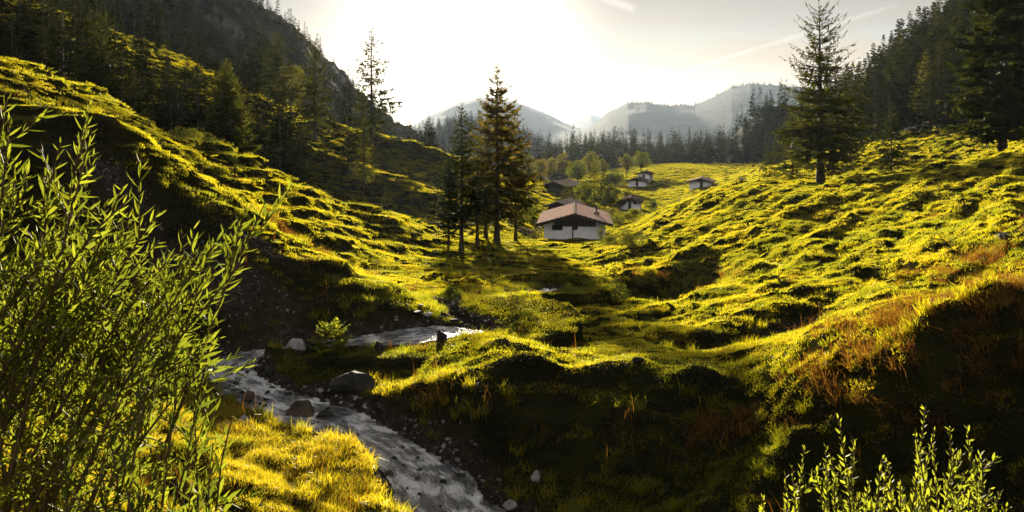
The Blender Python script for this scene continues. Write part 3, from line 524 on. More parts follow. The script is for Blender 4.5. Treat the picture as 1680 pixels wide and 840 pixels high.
# ------------------------------------------------------------------ conifers
def unit(v): return v/(np.linalg.norm(v, axis=-1, keepdims=True)+1e-9)
def conifer_mesh(seed, H, Rb, whorls=26, nb=(5, 7), spr=12, t0=.1, pw=.85, droop=.35, up=.25, fan=2, sw=.26, ragged=.3, sparse_top=0., hang=.5, lean=0., low_fill=.5, trunk_r=None):
    rs = np.random.RandomState(seed); tg = Geo(); cg = Geo()
    tr = trunk_r or H*.0135
    zz = np.linspace(0, 1, 9); bx = np.cumsum(rs.normal(0, .008, 9))*H*.15+lean*zz*H; by = np.cumsum(rs.normal(0, .008, 9))*H*.15; bx -= bx[0]; by -= by[0]
    tg.tube(np.stack([bx, by, zz*H*.985], 1), tr*(1-zz)**.8+.012*H/18+tr*.6*np.exp(-zz*30), 7)
    side = rs.uniform(0, 2*np.pi)
    Pp, Dd, Ss, Ll, Ww, Tt = [], [], [], [], [], []
    for w in range(whorls):
        t = t0+(1-t0)*((w+rs.uniform(-.35, .35))/whorls); t = min(max(t, t0*.9), .99)
        env = (1-t)**pw*min(1, low_fill+(1-low_fill)*(t-t0)/.14)
        n = rs.randint(nb[0], nb[1]+1); a0 = rs.uniform(0, 6.3)
        for k in range(n):
            az = a0+2*np.pi*k/n+rs.normal(0, .22); Lb = 1.25*Rb*env*rs.uniform(1-ragged, 1.12)*(1+.18*ragged*math.cos(az-side))+.006*H
            if rs.rand() < ragged*.22: Lb *= .55
            el = -.2+.72*t**1.3+rs.normal(0, .10)
            hd = np.array([math.cos(az), math.sin(az), 0]); sd_ = np.array([-math.sin(az), math.cos(az), 0])
            def bp(s):
                s = np.asarray(s)[:, None]; return np.array([np.interp(t, zz, bx), np.interp(t, zz, by), t*H])+hd*Lb*s*math.cos(el)+np.array([0, 0, 1.])*Lb*(math.sin(el)*s-droop*(1-t)*s**2+up*s**3)
            b = bp([0, .5, .99]); br = max(tr*.16*(Lb/Rb)**.7, .008)
            cg.tube(b, [br, br*.6, br*.2], 3, False, -.6)
            sp_ = sparse_top*sstep(.3, .8, t)
            m = max(3, int(spr*(.2+.8*min(1, Lb/Rb))*(1-.45*sp_)))
            s = np.sort(rs.uniform(.12 if t > .5 else .22, 1, m)); base = bp(s); tang = unit(bp(s+.02)-base)
            wloc = (.34*Lb*(1-s)**.6+.05*Lb+.0125*H*(1-t)**.6)*(1-.55*sp_)
            for f in range(fan):
                sg = np.where(rs.rand(m) < .5, -1, 1)[:, None]; fw = rs.uniform(.35, 1.3, m)[:, None]
                d = unit(sg*sd_+tang*fw+np.array([0, 0, 1])*rs.normal(-.18, .22, m)[:, None])
                Ln = wloc*rs.uniform(.6, 1.15, m); nr = unit(np.cross(d, tang)+rs.normal(0, .35, (m, 3))); S_ = unit(np.cross(d, nr))
                Pp.append(base); Dd.append(d); Ss.append(S_); Ll.append(Ln); Ww.append(Ln*sw*rs.uniform(.7, 1.3, m)+.012*H/10); Tt.append(rs.uniform(-.4, .6, m))
            if hang > 0:
                h = rs.rand(m) < hang; q = h.sum()
                if q:
                    d = unit(np.array([0, 0, -1.])+tang[h]*.3+rs.normal(0, .25, (q, 3))); Ln = (.22*Lb*(1-.6*s[h])+.014*H*(1-t)**.5)*rs.uniform(.5, 1.2, q)
                    Pp.append(base[h]); Dd.append(d); Ss.append(unit(np.cross(d, rs.normal(0, 1, (q, 3))))); Ll.append(Ln); Ww.append(Ln*sw*1.5); Tt.append(rs.uniform(-.6, .2, q))
            # terminal spray
            Pp.append(base[-1:]); Dd.append(tang[-1:]); Ss.append(sd_[None]); Ll.append(np.array([.10*Lb+.014*H])); Ww.append(np.array([.05*Lb+.006*H])); Tt.append(np.array([.5]))
    # leader
    q = 10; z = np.linspace(.93, .995, q); Pp.append(np.stack([np.interp(z, zz, bx), np.interp(z, zz, by), z*H], 1)); d = unit(np.stack([np.cos(np.arange(q)*2.4), np.sin(np.arange(q)*2.4), np.full(q, 2.6)], 1))
    Dd.append(d); Ss.append(unit(np.cross(d, rs.normal(0, 1, (q, 3))))); Ll.append(np.linspace(.020, .016, q)*H); Ww.append(np.full(q, .0035*H)); Tt.append(np.zeros(q))
    cg.diamonds(np.concatenate(Pp), np.concatenate(Dd), np.concatenate(Ss), np.concatenate(Ll), np.concatenate(Ww), np.concatenate(Tt))
    return tg.mesh('trunk', M['bark'], True), cg
def conifer(name, seed, mat, H, Rb, label, cat='tree', group=None, **k):
    tm, cg = conifer_mesh(seed, H, Rb, **k); root = empty(name, (0, 0, 0)); tag(root, label, cat, group)
    link('trunk', tm, root); cg.build('crown', mat, root); return root
def copy_tree(o):
    c = o.copy(); C.objects.link(c)
    for ch in o.children:
        d = ch.copy(); C.objects.link(d); d.parent = c
    return c
def put(o, p, rz=0., s=1., dz=-.15):
    o.location = (p[0], p[1], p[2]+dz); o.rotation_euler = (0, 0, rz); o.scale = (s, s, s) if isinstance(s, (int, float)) else s
    return o
def hgt(Y, py0, py1): return abs(py1-py0)/F*Y
# single trees near and in the middle distance: (name, seed, mat, px, Y, height m, radius m, label, extra)
HERO = [
 ('spruce_tree', 101, 'needles_warm', 815, 85, 19.2, 5.0, 'tallest spruce of the clump beside the long white hut, pointed and full to the ground', dict(whorls=27, nb=(5, 7), spr=20, fan=3, droop=.38, up=.30, t0=.17, pw=.78, ragged=.30)),
 ('spruce_tree', 102, 'needles_olive', 757, 66, 12.4, 2.9, 'slim spruce with a bare lower trunk left of the tallest spruce', dict(whorls=30, nb=(5, 7), spr=15, fan=3, t0=.20, pw=.78, ragged=.4, hang=.4)),
 ('spruce_tree', 103, 'needles_larch', 783, 74, 10.5, 2.0, 'middling spruce with a thin trunk between the slim spruce and the tallest spruce', dict(whorls=24, nb=(5, 6), spr=12, t0=.14, pw=.65, ragged=.4)),
 ('spruce_tree', 104, 'needles', 736, 70, 7.6, 1.9, 'short dense spruce on thin stems at the left end of the spruce clump', dict(whorls=22, nb=(6, 7), spr=13, fan=3, t0=.14, pw=.5, ragged=.4)),
 ('spruce_tree', 105, 'needles', 846, 96, 13.0, 3.2, 'broad spruce leaning on the right side of the tallest spruce', dict(whorls=26, nb=(5, 7), spr=13, t0=.2, pw=.6, ragged=.4)),
 ('spruce_tree', 106, 'needles', 797, 92, 13.5, 2.8, 'dark spruce filling the gap behind the tallest spruce', dict(whorls=26, nb=(5, 7), spr=12, t0=.16, pw=.7, ragged=.4)),
 ('larch_tree', 107, 'needles_olive', 1346, 92, 20.2, 4.7, 'big ragged larch standing alone on the crest of the right meadow', dict(whorls=34, nb=(5, 8), spr=20, fan=3, t0=.13, pw=.34, droop=.22, up=.26, ragged=.5, sparse_top=.7, hang=.45, sw=.17, low_fill=.7, trunk_r=.38)),
 ('spruce_tree', 108, 'needles', 1645, 84, 24.5, 5.6, 'very large dark spruce cut by the right edge of the view above the meadow', dict(whorls=40, nb=(6, 8), spr=18, fan=3, t0=.08, pw=.62, ragged=.4)),
 ('spruce_tree', 109, 'needles', 1462, 104, 9.3, 2.4, 'small spruce in the hollow right of the big larch', dict(whorls=24, nb=(5, 7), spr=12, t0=.07, pw=.55, ragged=.45)),
 ('spruce_tree', 110, 'needles', 1395, 128, 15, 3.2, 'dark spruce half hidden behind the big larch', dict(whorls=28, spr=12, t0=.08, pw=.6)),
 ('larch_tree', 111, 'needles_larch', 372, 72, 10.6, 2.9, 'conical sunlit larch behind the crest of the left slope', dict(whorls=40, nb=(7, 9), spr=20, fan=3, t0=.05, pw=.75, ragged=.22)),
 ('spruce_tree', 112, 'needles_olive', 222, 62, 5.6, 1.7, 'small dark conical spruce on the crest of the left slope', dict(whorls=22, nb=(6, 7), spr=12, t0=.04, pw=.8, ragged=.22)),
 ('spruce_tree', 113, 'needles_olive', 517, 128, 16.2, 4.0, 'tall ragged spruce silhouetted against the left mountain', dict(whorls=30, nb=(5, 7), spr=14, fan=2, t0=.16, pw=.55, ragged=.55, sparse_top=.3)),
 ('dead_spruce', 114, 'needles', 609, 150, 22.5, 5.6, 'tall spruce with a thin half bare top rising into the sun glare', dict(whorls=30, nb=(5, 6), spr=11, t0=.12, pw=.6, ragged=.55, sparse_top=.35)),
 ('larch_tree', 115, 'needles_larch', 597, 106, 10.8, 2.3, 'open golden larch below the half bare spruce, standing on the terraces', dict(whorls=24, nb=(5, 6), spr=12, t0=.2, pw=.6, ragged=.45)),
 ('spruce_tree', 116, 'needles', 636, 96, 4.0, 1.1, 'small bushy spruce at the foot of the terraces', dict(whorls=18, nb=(6, 7), spr=10, t0=.03, pw=.6, ragged=.25)),
 ('spruce_tree', 117, 'needles', 70, 58, 5.4, 1.6, 'dark spruce nearest the left edge of the crest', dict(whorls=22, spr=11, t0=.05, pw=.7)),
 ('spruce_tree', 118, 'needles_olive', 165, 66, 8.2, 2.3, 'dark round topped spruce between two pointed ones on the left crest', dict(whorls=22, spr=12, t0=.05, pw=.45, ragged=.4)),
 ('spruce_tree', 119, 'needles_olive', 428, 84, 6.0, 2.4, 'low spreading spruce under the conical sunlit larch', dict(whorls=20, spr=12, t0=.04, pw=.45, ragged=.4)),
 ('spruce_tree', 120, 'needles', 498, 90, 4.2, 2.0, 'squat dark spruce at the right end of the thicket behind the left crest', dict(whorls=16, spr=12, t0=.03, pw=.4, ragged=.4)),
 ('spruce_tree', 121, 'needles_olive', 452, 138, 13, 3.6, 'dark spruce beside the yellow tree on the upper spur', dict(whorls=24, spr=13, t0=.1, pw=.45, ragged=.45)),
 ('larch_tree', 122, 'needles_larch', 975, 185, 11.0, 2.9, 'tall pale larch in the thicket between two white huts', dict(whorls=24, nb=(6, 7), spr=12, t0=.12, pw=.5, ragged=.35)),
 ('spruce_tree', 123, 'needles', 992, 186, 9.2, 2.6, 'dark spruce touching the tall pale larch between the huts', dict(whorls=22, spr=12, t0=.1, pw=.55)),
 ('larch_tree', 124, 'needles_larch', 897, 215, 4.6, 1.3, 'small pointed young larch beside the pale roofed hut', dict(whorls=16, nb=(6, 7), spr=9, t0=.05, pw=.7, ragged=.2)),
 ('larch_tree', 125, 'needles_larch', 1192, 232, 3.6, 1.2, 'tiny bright young larch on the meadow near the open shelter', dict(whorls=14, nb=(6, 7), spr=9, t0=.05, pw=.6, ragged=.3)),
 ('larch_tree', 126, 'needles_larch', 930, 178, 5.4, 1.6, 'young yellow green larch just behind the red roofed hut', dict(whorls=16, nb=(6, 7), spr=10, t0=.05, pw=.5, ragged=.3)),
 ('larch_tree', 127, 'needles_olive', 1262, 112, 4.0, 1.9, 'low feathery larch at the left foot of the big larch', dict(whorls=14, spr=10, t0=.05, pw=.4, ragged=.5)),
 ('spruce_tree', 128, 'needles_olive', 1300, 118, 10.5, 3.0, 'paler spruce peeping out left of the big larch', dict(whorls=22, spr=12, t0=.06, pw=.6, ragged=.4)),
]
for (nm, sd_, mt, px, Y, h, rb, lb, kw) in HERO:
    o = conifer(nm, sd_, M[mt], h, rb, lb, **kw); put(o, on(px, Y), R.uniform(0, .3))

# the woods: a few kinds, copied
def lib(mat, seeds, H, Rb, name, **k): return [conifer(name, s, M[mat], H, Rb*(.85+.1*i), 'dark conifer', **k) for i, s in enumerate(seeds)]
LIB = lib('needles_far', (201, 202, 203, 204), 16, 3.0, 'conifer_tree', whorls=24, nb=(5, 7), spr=10, fan=2, t0=.05, pw=.72, ragged=.38, sw=.36)
LIB += lib('needles_larch', (205,), 16, 3.2, 'conifer_tree', whorls=20, nb=(5, 6), spr=9, fan=2, t0=.1, pw=.6, ragged=.4)
used = set()
def forest_tree(p, s, label, group, kinds=(0, 1, 2, 3)):
    i = R.choice(kinds); src = LIB[i]; o = src if i not in used else copy_tree(src); used.add(i)
    put(o, p, R.uniform(0, 6.28), (s*R.uniform(.85, 1.4), s*R.uniform(.85, 1.4), s)); tag(o, label, 'tree', group); return o
def hill_z(name, x, y):
    G, t, b = HILLS[name]; i = int(np.argmin(np.abs(b-x/y))); j = int(np.argmin(np.hypot(G[:, i, 0]-x, G[:, i, 1]-y)[:]))
    return G[j, i]
def hill_pts(name, n, tmin, tmax, umin=0, umax=1, mind=3., rs=None, pw=1.):
    """scatter points over a hill's front; returns list of points"""
    G, t, b = HILLS[name]; out = []; tries = 0
    nt1 = int(np.sum(t <= 1.0))
    while len(out) < n and tries < n*60:
        tries += 1; tt = tmin+(tmax-tmin)*rs.rand()**pw; u = umin+(umax-umin)*rs.rand(); i = u*(len(b)-1.01); j = np.interp(tt, t, np.arange(len(t)))
        a, c = int(i), int(j); a2, c2 = min(a+1, len(b)-1), min(c+1, len(t)-1); fi, fj = i-a, j-c
        p = (G[c, a]*(1-fi)+G[c, a2]*fi)*(1-fj)+(G[c2, a]*(1-fi)+G[c2, a2]*fi)*fj
        if all((p[0]-q[0])**2+(p[1]-q[1])**2 > (mind*(p[1]/200))**2 for q in out): out.append(p)
    return out
rs = np.random.RandomState(5)
# left thickets behind the first crest and on the upper spur, on the terrain
LEFT_WOOD = []
def scatter(n, x0, x1, y0, y1, hh, label, group, mind, avoid=(), kinds=(0, 1, 2, 3), cond=None):
    k = 0; tr = 0; pts = []
    while k < n and tr < 4000:
        tr += 1; px = R.uniform(x0, x1); Y = R.uniform(y0, y1)
        if cond and not cond(px, Y): continue
        p = on(px, Y)
        if any((p.x-q.x)**2+(p.y-q.y)**2 < mind*mind for q in pts+LEFT_WOOD): continue
        pts.append(p); forest_tree(p, R.uniform(*hh)/16, label, group, kinds); k += 1
    LEFT_WOOD.extend(pts)
scatter(84, -60, 500, 48, 112, (4.5, 9.5), 'dark conifer in the thicket behind the crest of the left slope', 'conifers behind the left crest', 2.0, cond=lambda px, Y: Y > 47+px*.05 and Y < 72+px*.09)
scatter(40, -60, 440, 100, 175, (8, 14), 'dark conifer on the upper spur under the left mountain', 'conifers on the upper left spur', 3.4, cond=lambda px, Y: Y > 98+px*.09)
scatter(9, 560, 740, 170, 260, (7, 15), 'hazy conifer on the far terraces left of the valley', 'conifers on the far left terraces', 5.0)
for p in hill_pts('left_mountain', 28, .02, .5, .42, .92, 7, rs, 1.2): forest_tree(p, rs.uniform(9, 15)/16, 'conifer on the wooded foot of the left mountain', 'conifers on the left mountain')
for p in hill_pts('right_mountain', 84, .0, .55, .02, .62, 4.2, rs, 1.3): forest_tree(p, rs.uniform(11, 18)/16, 'dark conifer in the forest on the steep right hillside', 'conifers on the right hillside', (0, 1, 2, 3, 0, 1, 4))
for p in hill_pts('forest_hill', 16, .0, .3, .05, .8, 7, rs): forest_tree(p, rs.uniform(13, 20)/16, 'dark conifer at the foot of the wooded knoll behind the meadow', 'conifers below the wooded knoll')
for p in hill_pts('wooded_ridge', 32, .02, .35, .1, 1, 8.5, rs): forest_tree(p, rs.choice([.5, .7, .9, 1, 1.15, 1.35])*rs.uniform(.9, 1.1), 'dark conifer in the forest edge beyond the far huts', 'conifers beyond the far huts', (0, 1, 2, 3, 0, 4))
# far woods that read as one mass: one object per hill
def mass(name, pts, hh, label, seed, stunted=1., nd=70):
    r_ = np.random.RandomState(seed); P0 = np.array(pts); n = len(P0); h = r_.uniform(hh[0], hh[1], n)*r_.choice([.6, .85, 1, 1, 1.12], n); rb = h*r_.uniform(.15, .24, n)*stunted; pw = r_.uniform(.55, 1., n)
    t = np.broadcast_to((np.arange(nd)+.5)/nd, (n, nd))+r_.uniform(-.5, .5, (n, nd))/nd; t = .06+.95*np.clip(t, 0, 1)**1.25; t = np.minimum(t, .995); az = np.arange(nd)[None]*2.4+r_.uniform(0, 6.3, (n, 1))+r_.normal(0, .3, (n, nd))
    env = rb[:, None]*(1-t)**pw[:, None]*r_.uniform(.55, 1.2, (n, nd)); o_ = np.stack([np.cos(az), np.sin(az), 0*az], -1)
    base = P0[:, None]+np.array([0, 0, 1.])*(t*h[:, None])[..., None]+o_*(env*.12)[..., None]
    D_ = unit(o_+np.array([0, 0, 1.])*(-.35+.9*t**2+r_.normal(0, .15, (n, nd)))[..., None]); S_ = unit(np.cross(D_, r_.normal(0, .35, (n, nd, 3))+[0, 0, 1.])); Ln = env*1.05+.03*h[:, None]; Wd = Ln*.42+.025*h[:, None]
    g = Geo(); g.diamonds(base.reshape(-1, 3), D_.reshape(-1, 3), S_.reshape(-1, 3), Ln.ravel(), Wd.ravel(), (r_.uniform(-.6, .6, (n, 1))+r_.uniform(-.3, .3, (n, nd))).ravel())
    tr_ = np.stack([P0, P0+np.array([0, 0, 1.])*h[:, None]*.97], 1); V = np.stack([tr_[:, 0]-[.15, 0, 1.], tr_[:, 0]+[.15, 0, -1.], tr_[:, 1]], 1).reshape(-1, 3); g.tris(V, np.arange(3*n).reshape(-1, 3), -.8)
    o = g.build(name, M['needles_far']); tag(o, label, None, kind='stuff')
mass('forest', hill_pts('right_mountain', 1150, .2, 1.05, .0, .8, 1.9, rs), (10, 17), 'dense dark conifer forest covering the upper right hillside', 1, nd=150)
mass('forest', hill_pts('forest_hill', 330, .05, 1.03, 0, 1, 3.0, rs), (10, 17), 'dark forest covering the knoll behind the meadow', 2)
mass('forest', hill_pts('wooded_ridge', 700, .06, 1.03, 0, 1, 3.2, rs), (10, 17), 'hazy forest covering the ridge that closes the valley', 3)
mass('forest', hill_pts('left_mountain', 620, .05, 1.0, .35, 1, 2.8, rs), (5, 11), 'scattered wood clinging to the rocky left mountain', 4)
mass('forest', hill_pts('valley_hill', 500, .5, 1.02, 0, 1, 2., rs), (12, 18), 'far forest along the top of the hazy valley hill', 5, 1.5)
FR = [p for k in (-1, 0) for p in []]
G, t_, b_2 = [v for k, v in HILLS.items() if k == 'far_mountain'][0]
mass('forest', hill_pts('far_mountain', 420, .95, 1.01, .15, 1, .4, rs), (13, 24), 'fringe of far trees along the blue mountain ridge', 6, 1.4)

# ------------------------------------------------------------------ broadleaf trees and shrubs
def leafball(seed, H, Rx, n_cl, leaves, ls, mat, name, label, cat='shrub', group=None, stem_r=None, low=.12, nstem=5, tree=False, shell=.55):
    r_ = np.random.RandomState(seed); sg = Geo(); cg = Geo(); root = empty(name, (0, 0, 0)); tag(root, label, cat, group)
    P_, D_, S_, L_, W_, T_ = [], [], [], [], [], []
    sr = stem_r or H*.016
    c0 = H*(.32 if tree else .06)
    if tree:
        sg.tube([(0, 0, 0), (.02*H, 0, H*.18), (0, .02*H, H*.36)], [sr*1.5, sr*1.1, sr*.8], 7)
    for c in range(n_cl):
        while True:
            v = r_.uniform(-1, 1, 3)
            if shell < np.linalg.norm(v) < 1: break
        z = H*(low+(1-low)*(.5+.5*v[2])); k = 1-.35*max(0, v[2]); cen = np.array([v[0]*Rx*k, v[1]*Rx*k, z*.93])
        rc = Rx*r_.uniform(.22, .42); mid_ = cen*.5+np.array([0, 0, c0*.5]); sg.tube([(0, 0, c0*.9 if tree else 0), tuple(mid_), tuple(cen)], [sr*.6, sr*.4, sr*.12], 4, False)
        m = int(leaves*r_.uniform(.6, 1.3)); d = unit(r_.normal(0, 1, (m, 3))); rad = rc*r_.uniform(.35, 1.1, m)[:, None]**.6
        p = cen+d*rad*np.array([1, 1, .8]); p[:, 2] = np.maximum(p[:, 2], .02)
        P_.append(p); dd = unit(d+r_.normal(0, .6, (m, 3))+[0, 0, .25]); D_.append(dd); S_.append(unit(np.cross(dd, r_.normal(0, 1, (m, 3))))); L_.append(ls*r_.uniform(.6, 1.4, m)); W_.append(ls*.5*r_.uniform(.7, 1.3, m)); T_.append(r_.uniform(-.5, .6, m)+r_.normal(0, .25))
    cg.diamonds(np.concatenate(P_), np.concatenate(D_), np.concatenate(S_), np.concatenate(L_), np.concatenate(W_), np.concatenate(T_))
    sg.build('trunk' if tree else 'stems', M['bark'] if tree else M['twig'], root, True); cg.build('foliage', M[mat], root); return root
SH = [  # px, Y, H, Rx, clusters, leaves, leaf size, mat, label, tree
 (478, 136, 9.5, 2.6, 34, 130, .30, 'leaf_autumn', 'yellow autumn tree on the upper spur beside a dark spruce', True),
 (1052, 330, 10.5, 4.0, 34, 110, .42, 'leaf_shrub', 'rounded yellow green tree above the farthest huts', True),
 (1028, 325, 9.5, 3.6, 30, 100, .42, 'leaf_autumn', 'orange tinged tree left of the rounded tree above the farthest huts', True),
 (1009, 262, 6.0, 2.8, 28, 100, .4, 'leaf_shrub', 'dark green bushy tree beside the hut with two white panels', True),
 (960, 176, 5.5, 2.4, 28, 110, .3, 'leaf_shrub', 'broad green tree left of the tall pale larch', True),
 (1002, 178, 5.8, 2.3, 26, 110, .3, 'leaf_shrub', 'leafy tree right of the dark spruce between the huts', True),
 (948, 250, 9.5, 3.2, 30, 100, .42, 'leaf_shrub', 'tall dull green tree in the thicket before the forest edge', True),
 (884, 330, 11., 3.4, 26, 100, .5, 'leaf_autumn', 'yellowish tree at the foot of the valley forest', True),
 (925, 330, 13., 3.4, 26, 100, .5, 'leaf_autumn', 'golden brown tree against the dark forest edge', True),
 (955, 150, 2.6, 2.2, 22, 110, .22, 'leaf_rust', 'rust red shrub behind the hut roof', False),
 (928, 150, 2.0, 2.6, 20, 110, .22, 'leaf_shrub', 'low green hedge like shrub behind the hut ridge', False),
 (876, 135, 2.2, 1.9, 22, 110, .2, 'leaf_shrub', 'green shrub beside the left eave of the hut', False),
 (856, 122, 2.4, 1.7, 22, 110, .2, 'leaf_shrub', 'shrub under the tallest spruce to the left of the hut', False),
 (1000, 140, 2.6, 1.8, 22, 110, .2, 'leaf_autumn', 'yellow shrub right of the red roof', False),
 (1016, 128, 1.9, 1.9, 20, 120, .18, 'leaf_shrub', 'dark low shrub below the small white hut', False),
 (1042, 126, 1.8, 1.6, 20, 120, .18, 'leaf_shrub', 'shrub at the foot of the meadow right of the hut', False),
 (1068, 190, 2.3, 1.8, 22, 110, .2, 'leaf_shrub', 'green bush right of the small white hut', False),
 (1012, 190, 2.8, 2.0, 22, 110, .22, 'leaf_shrub', 'bush left of the small white hut', False),
 (1074, 165, 1.3, 1.2, 16, 110, .16, 'leaf_shrub', 'small bush below the weathered fence', False),
 (988, 92, 2.1, .8, 16, 70, .12, 'leaf_autumn', 'tall light sapling bush before the right corner of the white hut', False),
 (1000, 80, 1.2, 1.2, 18, 120, .12, 'leaf_shrub', 'olive bush below the sapling by the hut', False),
 (1040, 68, 1.3, 1.5, 20, 140, .11, 'leaf_autumn', 'golden bush on the lip of the gully', False),
 (1008, 33, 1.15, .55, 16, 60, .07, 'leaf_shrub', 'slender leafy bush in the hollow at the mouth of the gully', False),
 (742, 25.5, .55, .36, 14, 130, .055, 'leaf_shrub', 'round green bush beside the far bend of the stream', False),
 (845, 21, .5, .5, 16, 90, .05, 'leaf_autumn', 'sparse yellow bush on the sunlit terrace', False),
 (880, 24, .5, .6, 16, 80, .05, 'leaf_shrub', 'loose weedy bush at the back of the sunlit terrace', False),
 (640, 88, 1.6, .6, 12, 120, .12, 'leaf_shrub', 'little dark bush on the terrace edge beside the small spruce', False),
 (300, 46, .9, 1.2, 16, 130, .10, 'leaf_shrub', 'low dark bush on the left slope below the crest', False),
 (318, 52, 1.2, 1.4, 18, 130, .11, 'leaf_shrub', 'wide dark bush on the left slope near the crest', False),
]
for i, (px, Y, h, rx, nc, lv, ls, mt, lb, tr_) in enumerate(SH):
    o = leafball(400+i, h, rx, nc, lv, ls, mt, 'broadleaf_tree' if tr_ else 'shrub', lb, 'tree' if tr_ else 'shrub', tree=tr_, low=.3 if tr_ else .1, shell=.35); put(o, on(px, Y), R.uniform(0, 6), dz=-.05)

proto = None
for px, Y, s in ((902, 345, 1.0), (938, 338, .8), (968, 340, 1.1), (990, 345, .75), (868, 300, .9)):
    if proto is None: proto = o = leafball(470, 11, 3.6, 26, 90, .5, 'leaf_autumn', 'broadleaf_tree', 'tree', 'tree', tree=True, low=.25, shell=.3)
    else: o = copy_tree(proto)
    tag(o, 'broadleaf tree turning yellow before the dark conifers of the far forest edge', 'tree', 'broadleaf trees along the far forest edge'); put(o, on(px, Y), R.uniform(0, 6), (s*R.uniform(.8, 1.1), s*R.uniform(.8, 1.1), s))
# a young spruce by the stream: flat layered sprigs
o = conifer('spruce_sapling', 501, M['leaf_willow_light'], .62, .46, 'bright low spruce sapling on the grass strip between the stream bends', 'sapling', whorls=11, nb=(6, 8), spr=12, fan=3, t0=.08, pw=.35, droop=.1, up=.25, sw=.35, hang=.1, ragged=.3); put(o, on(543, 16.9), 0, dz=-.02)

# ------------------------------------------------------------------ willow bushes close to the camera
def willow(name, label, base, tips, leaf, seed, leaf_mat, lw=.17, ntw=9, arch=.25, twl=.34, dens=.018, up=.55, baseR=.3, parts_=('stems', 'foliage'), root_k=.0):
    r_ = np.random.RandomState(seed); root = empty(name, base); tag(root, label, 'shrub'); sg = Geo(); P_, D_, N_, L_, T_ = [], [], [], [], []
    base = np.array(base)
    def leaves(pts, s0, k):
        ln = np.concatenate([[0], np.cumsum(np.linalg.norm(np.diff(pts, axis=0), axis=1))]); q = np.arange(s0*ln[-1], ln[-1], dens); 
        if len(q) < 2: return
        q = q+r_.uniform(-.4, .4, len(q))*dens; c = np.stack([np.interp(q, ln, pts[:, j]) for j in range(3)], 1)
        tg_ = unit(np.stack([np.interp(q+.01, ln, pts[:, j]) for j in range(3)], 1)-np.stack([np.interp(q-.01, ln, pts[:, j]) for j in range(3)], 1))
        az = np.arange(len(q))*2.4+r_.uniform(0, 6); ref = unit(np.cross(tg_, [.3, .2, 1.])); bi = np.cross(tg_, ref)
        out = np.cos(az)[:, None]*ref+np.sin(az)[:, None]*bi
        d = unit(tg_*r_.uniform(.35, 1.4, len(q))[:, None]+out*r_.uniform(.5, 1.1, len(q))[:, None]+r_.normal(0, .18, (len(q), 3))+[0, 0, .08]); fr = (q/ln[-1])
        P_.append(c); D_.append(d); N_.append(unit(np.cross(d, np.cross(out, d))+r_.normal(0, .25, (len(q), 3)))); L_.append(leaf*k*r_.uniform(.65, 1.25, len(q))*(1-.45*np.clip((fr-.8)/.2, 0, 1))); T_.append(r_.uniform(-.5, .5, len(q))+.25*fr)
    for tp in tips:
        tp = np.array(tp)-base; b0 = np.array([r_.normal(0, baseR)+root_k*tp[0], r_.normal(0, baseR*.6)+root_k*.5*tp[1], 0]); b0[2] = gz(base[0]+b0[0], base[1]+b0[1])-base[2]-.03
        mid_ = b0*.45+tp*.55+np.array([0, 0, arch*np.linalg.norm(tp-b0)*r_.uniform(.5, 1.2)])*.35; t = np.linspace(0, 1, 12)[:, None]
        pts = (1-t)**2*b0+2*t*(1-t)*(mid_*1.0)+t*t*tp; pts += np.cumsum(r_.normal(0, .006, pts.shape), 0)*np.linspace(0, 1, 12)[:, None]
        sr = .0022+.0045*np.linalg.norm(tp-b0); sg.tube(pts, np.linspace(sr, .0018, 12), 5)
        leaves(pts[5:], .25, 1.)
        for k in range(ntw):
            s = r_.uniform(.46, .95); i = int(s*11); p0 = pts[i]; ax = unit(pts[min(i+1, 11)]-pts[i-1]); dv = unit(ax*.6+unit(r_.normal(0, 1, 3))*.9+[0, 0, up*.5]); tl = twl*r_.uniform(.45, 1.15)*(1.15-.55*s)
            tt = np.linspace(0, 1, 6)[:, None]; tw = p0+dv*tl*tt+np.array([0, 0, 1.])*tl*.22*tt**2+np.cumsum(r_.normal(0, .003, (6, 3)), 0); sg.tube(tw, np.linspace(.0026, .001, 6), 4); leaves(tw, .12, .9)
    P_ = np.concatenate(P_); D_ = np.concatenate(D_); N_ = np.concatenate(N_); L_ = np.concatenate(L_)[:, None]; S_ = unit(np.cross(D_, N_)); n = len(P_)
    bend = np.random.RandomState(seed+1).uniform(-.05, .22, n)[:, None]; fold = .16
    def pt(s, w, c): return P_+D_*L_*s-N_*L_*bend*s*s*1.0+S_*w*L_*lw*.5+N_*L_*c
    V = np.stack([pt(0, 0, 0), pt(.28, .85, fold*lw*.5), pt(.28, 0, 0), pt(.28, -.85, fold*lw*.5), pt(.6, .85, fold*lw*.5), pt(.6, 0, 0), pt(.6, -.85, fold*lw*.5), pt(1, 0, 0)], 1).reshape(-1, 3)
    k = (np.arange(n)*8)[:, None]; T = np.concatenate([k+[0, 1, 2], k+[0, 2, 3], k+[4, 7, 5], k+[5, 7, 6]]); Q = np.concatenate([k+[1, 4, 5, 2], k+[2, 5, 6, 3]]); tn_ = np.concatenate(T_)
    fg = Geo(); fg.quads(V, Q, np.tile(tn_, 2)); fg.T.append(T); fg.tt.append(np.tile(tn_, 4))
    sg.build(parts_[0], M['twig'], root, True); fo = fg.build(parts_[1], M[leaf_mat], root); return n
rw = np.random.RandomState(11)
tips = []
def tipset(poly, n, y0, y1):
    xs = [p[0] for p in poly]; k = 0
    while k < n:
        x = rw.uniform(min(xs), max(xs)); top = np.interp(x, [p[0] for p in poly], [p[1] for p in poly]); y = top+rw.uniform(0, 1)**1.1*(500-top) if n > 10 else top
        Y = rw.uniform(y0, y1); tips.append(tuple(at(x, y, Y))); k += 1
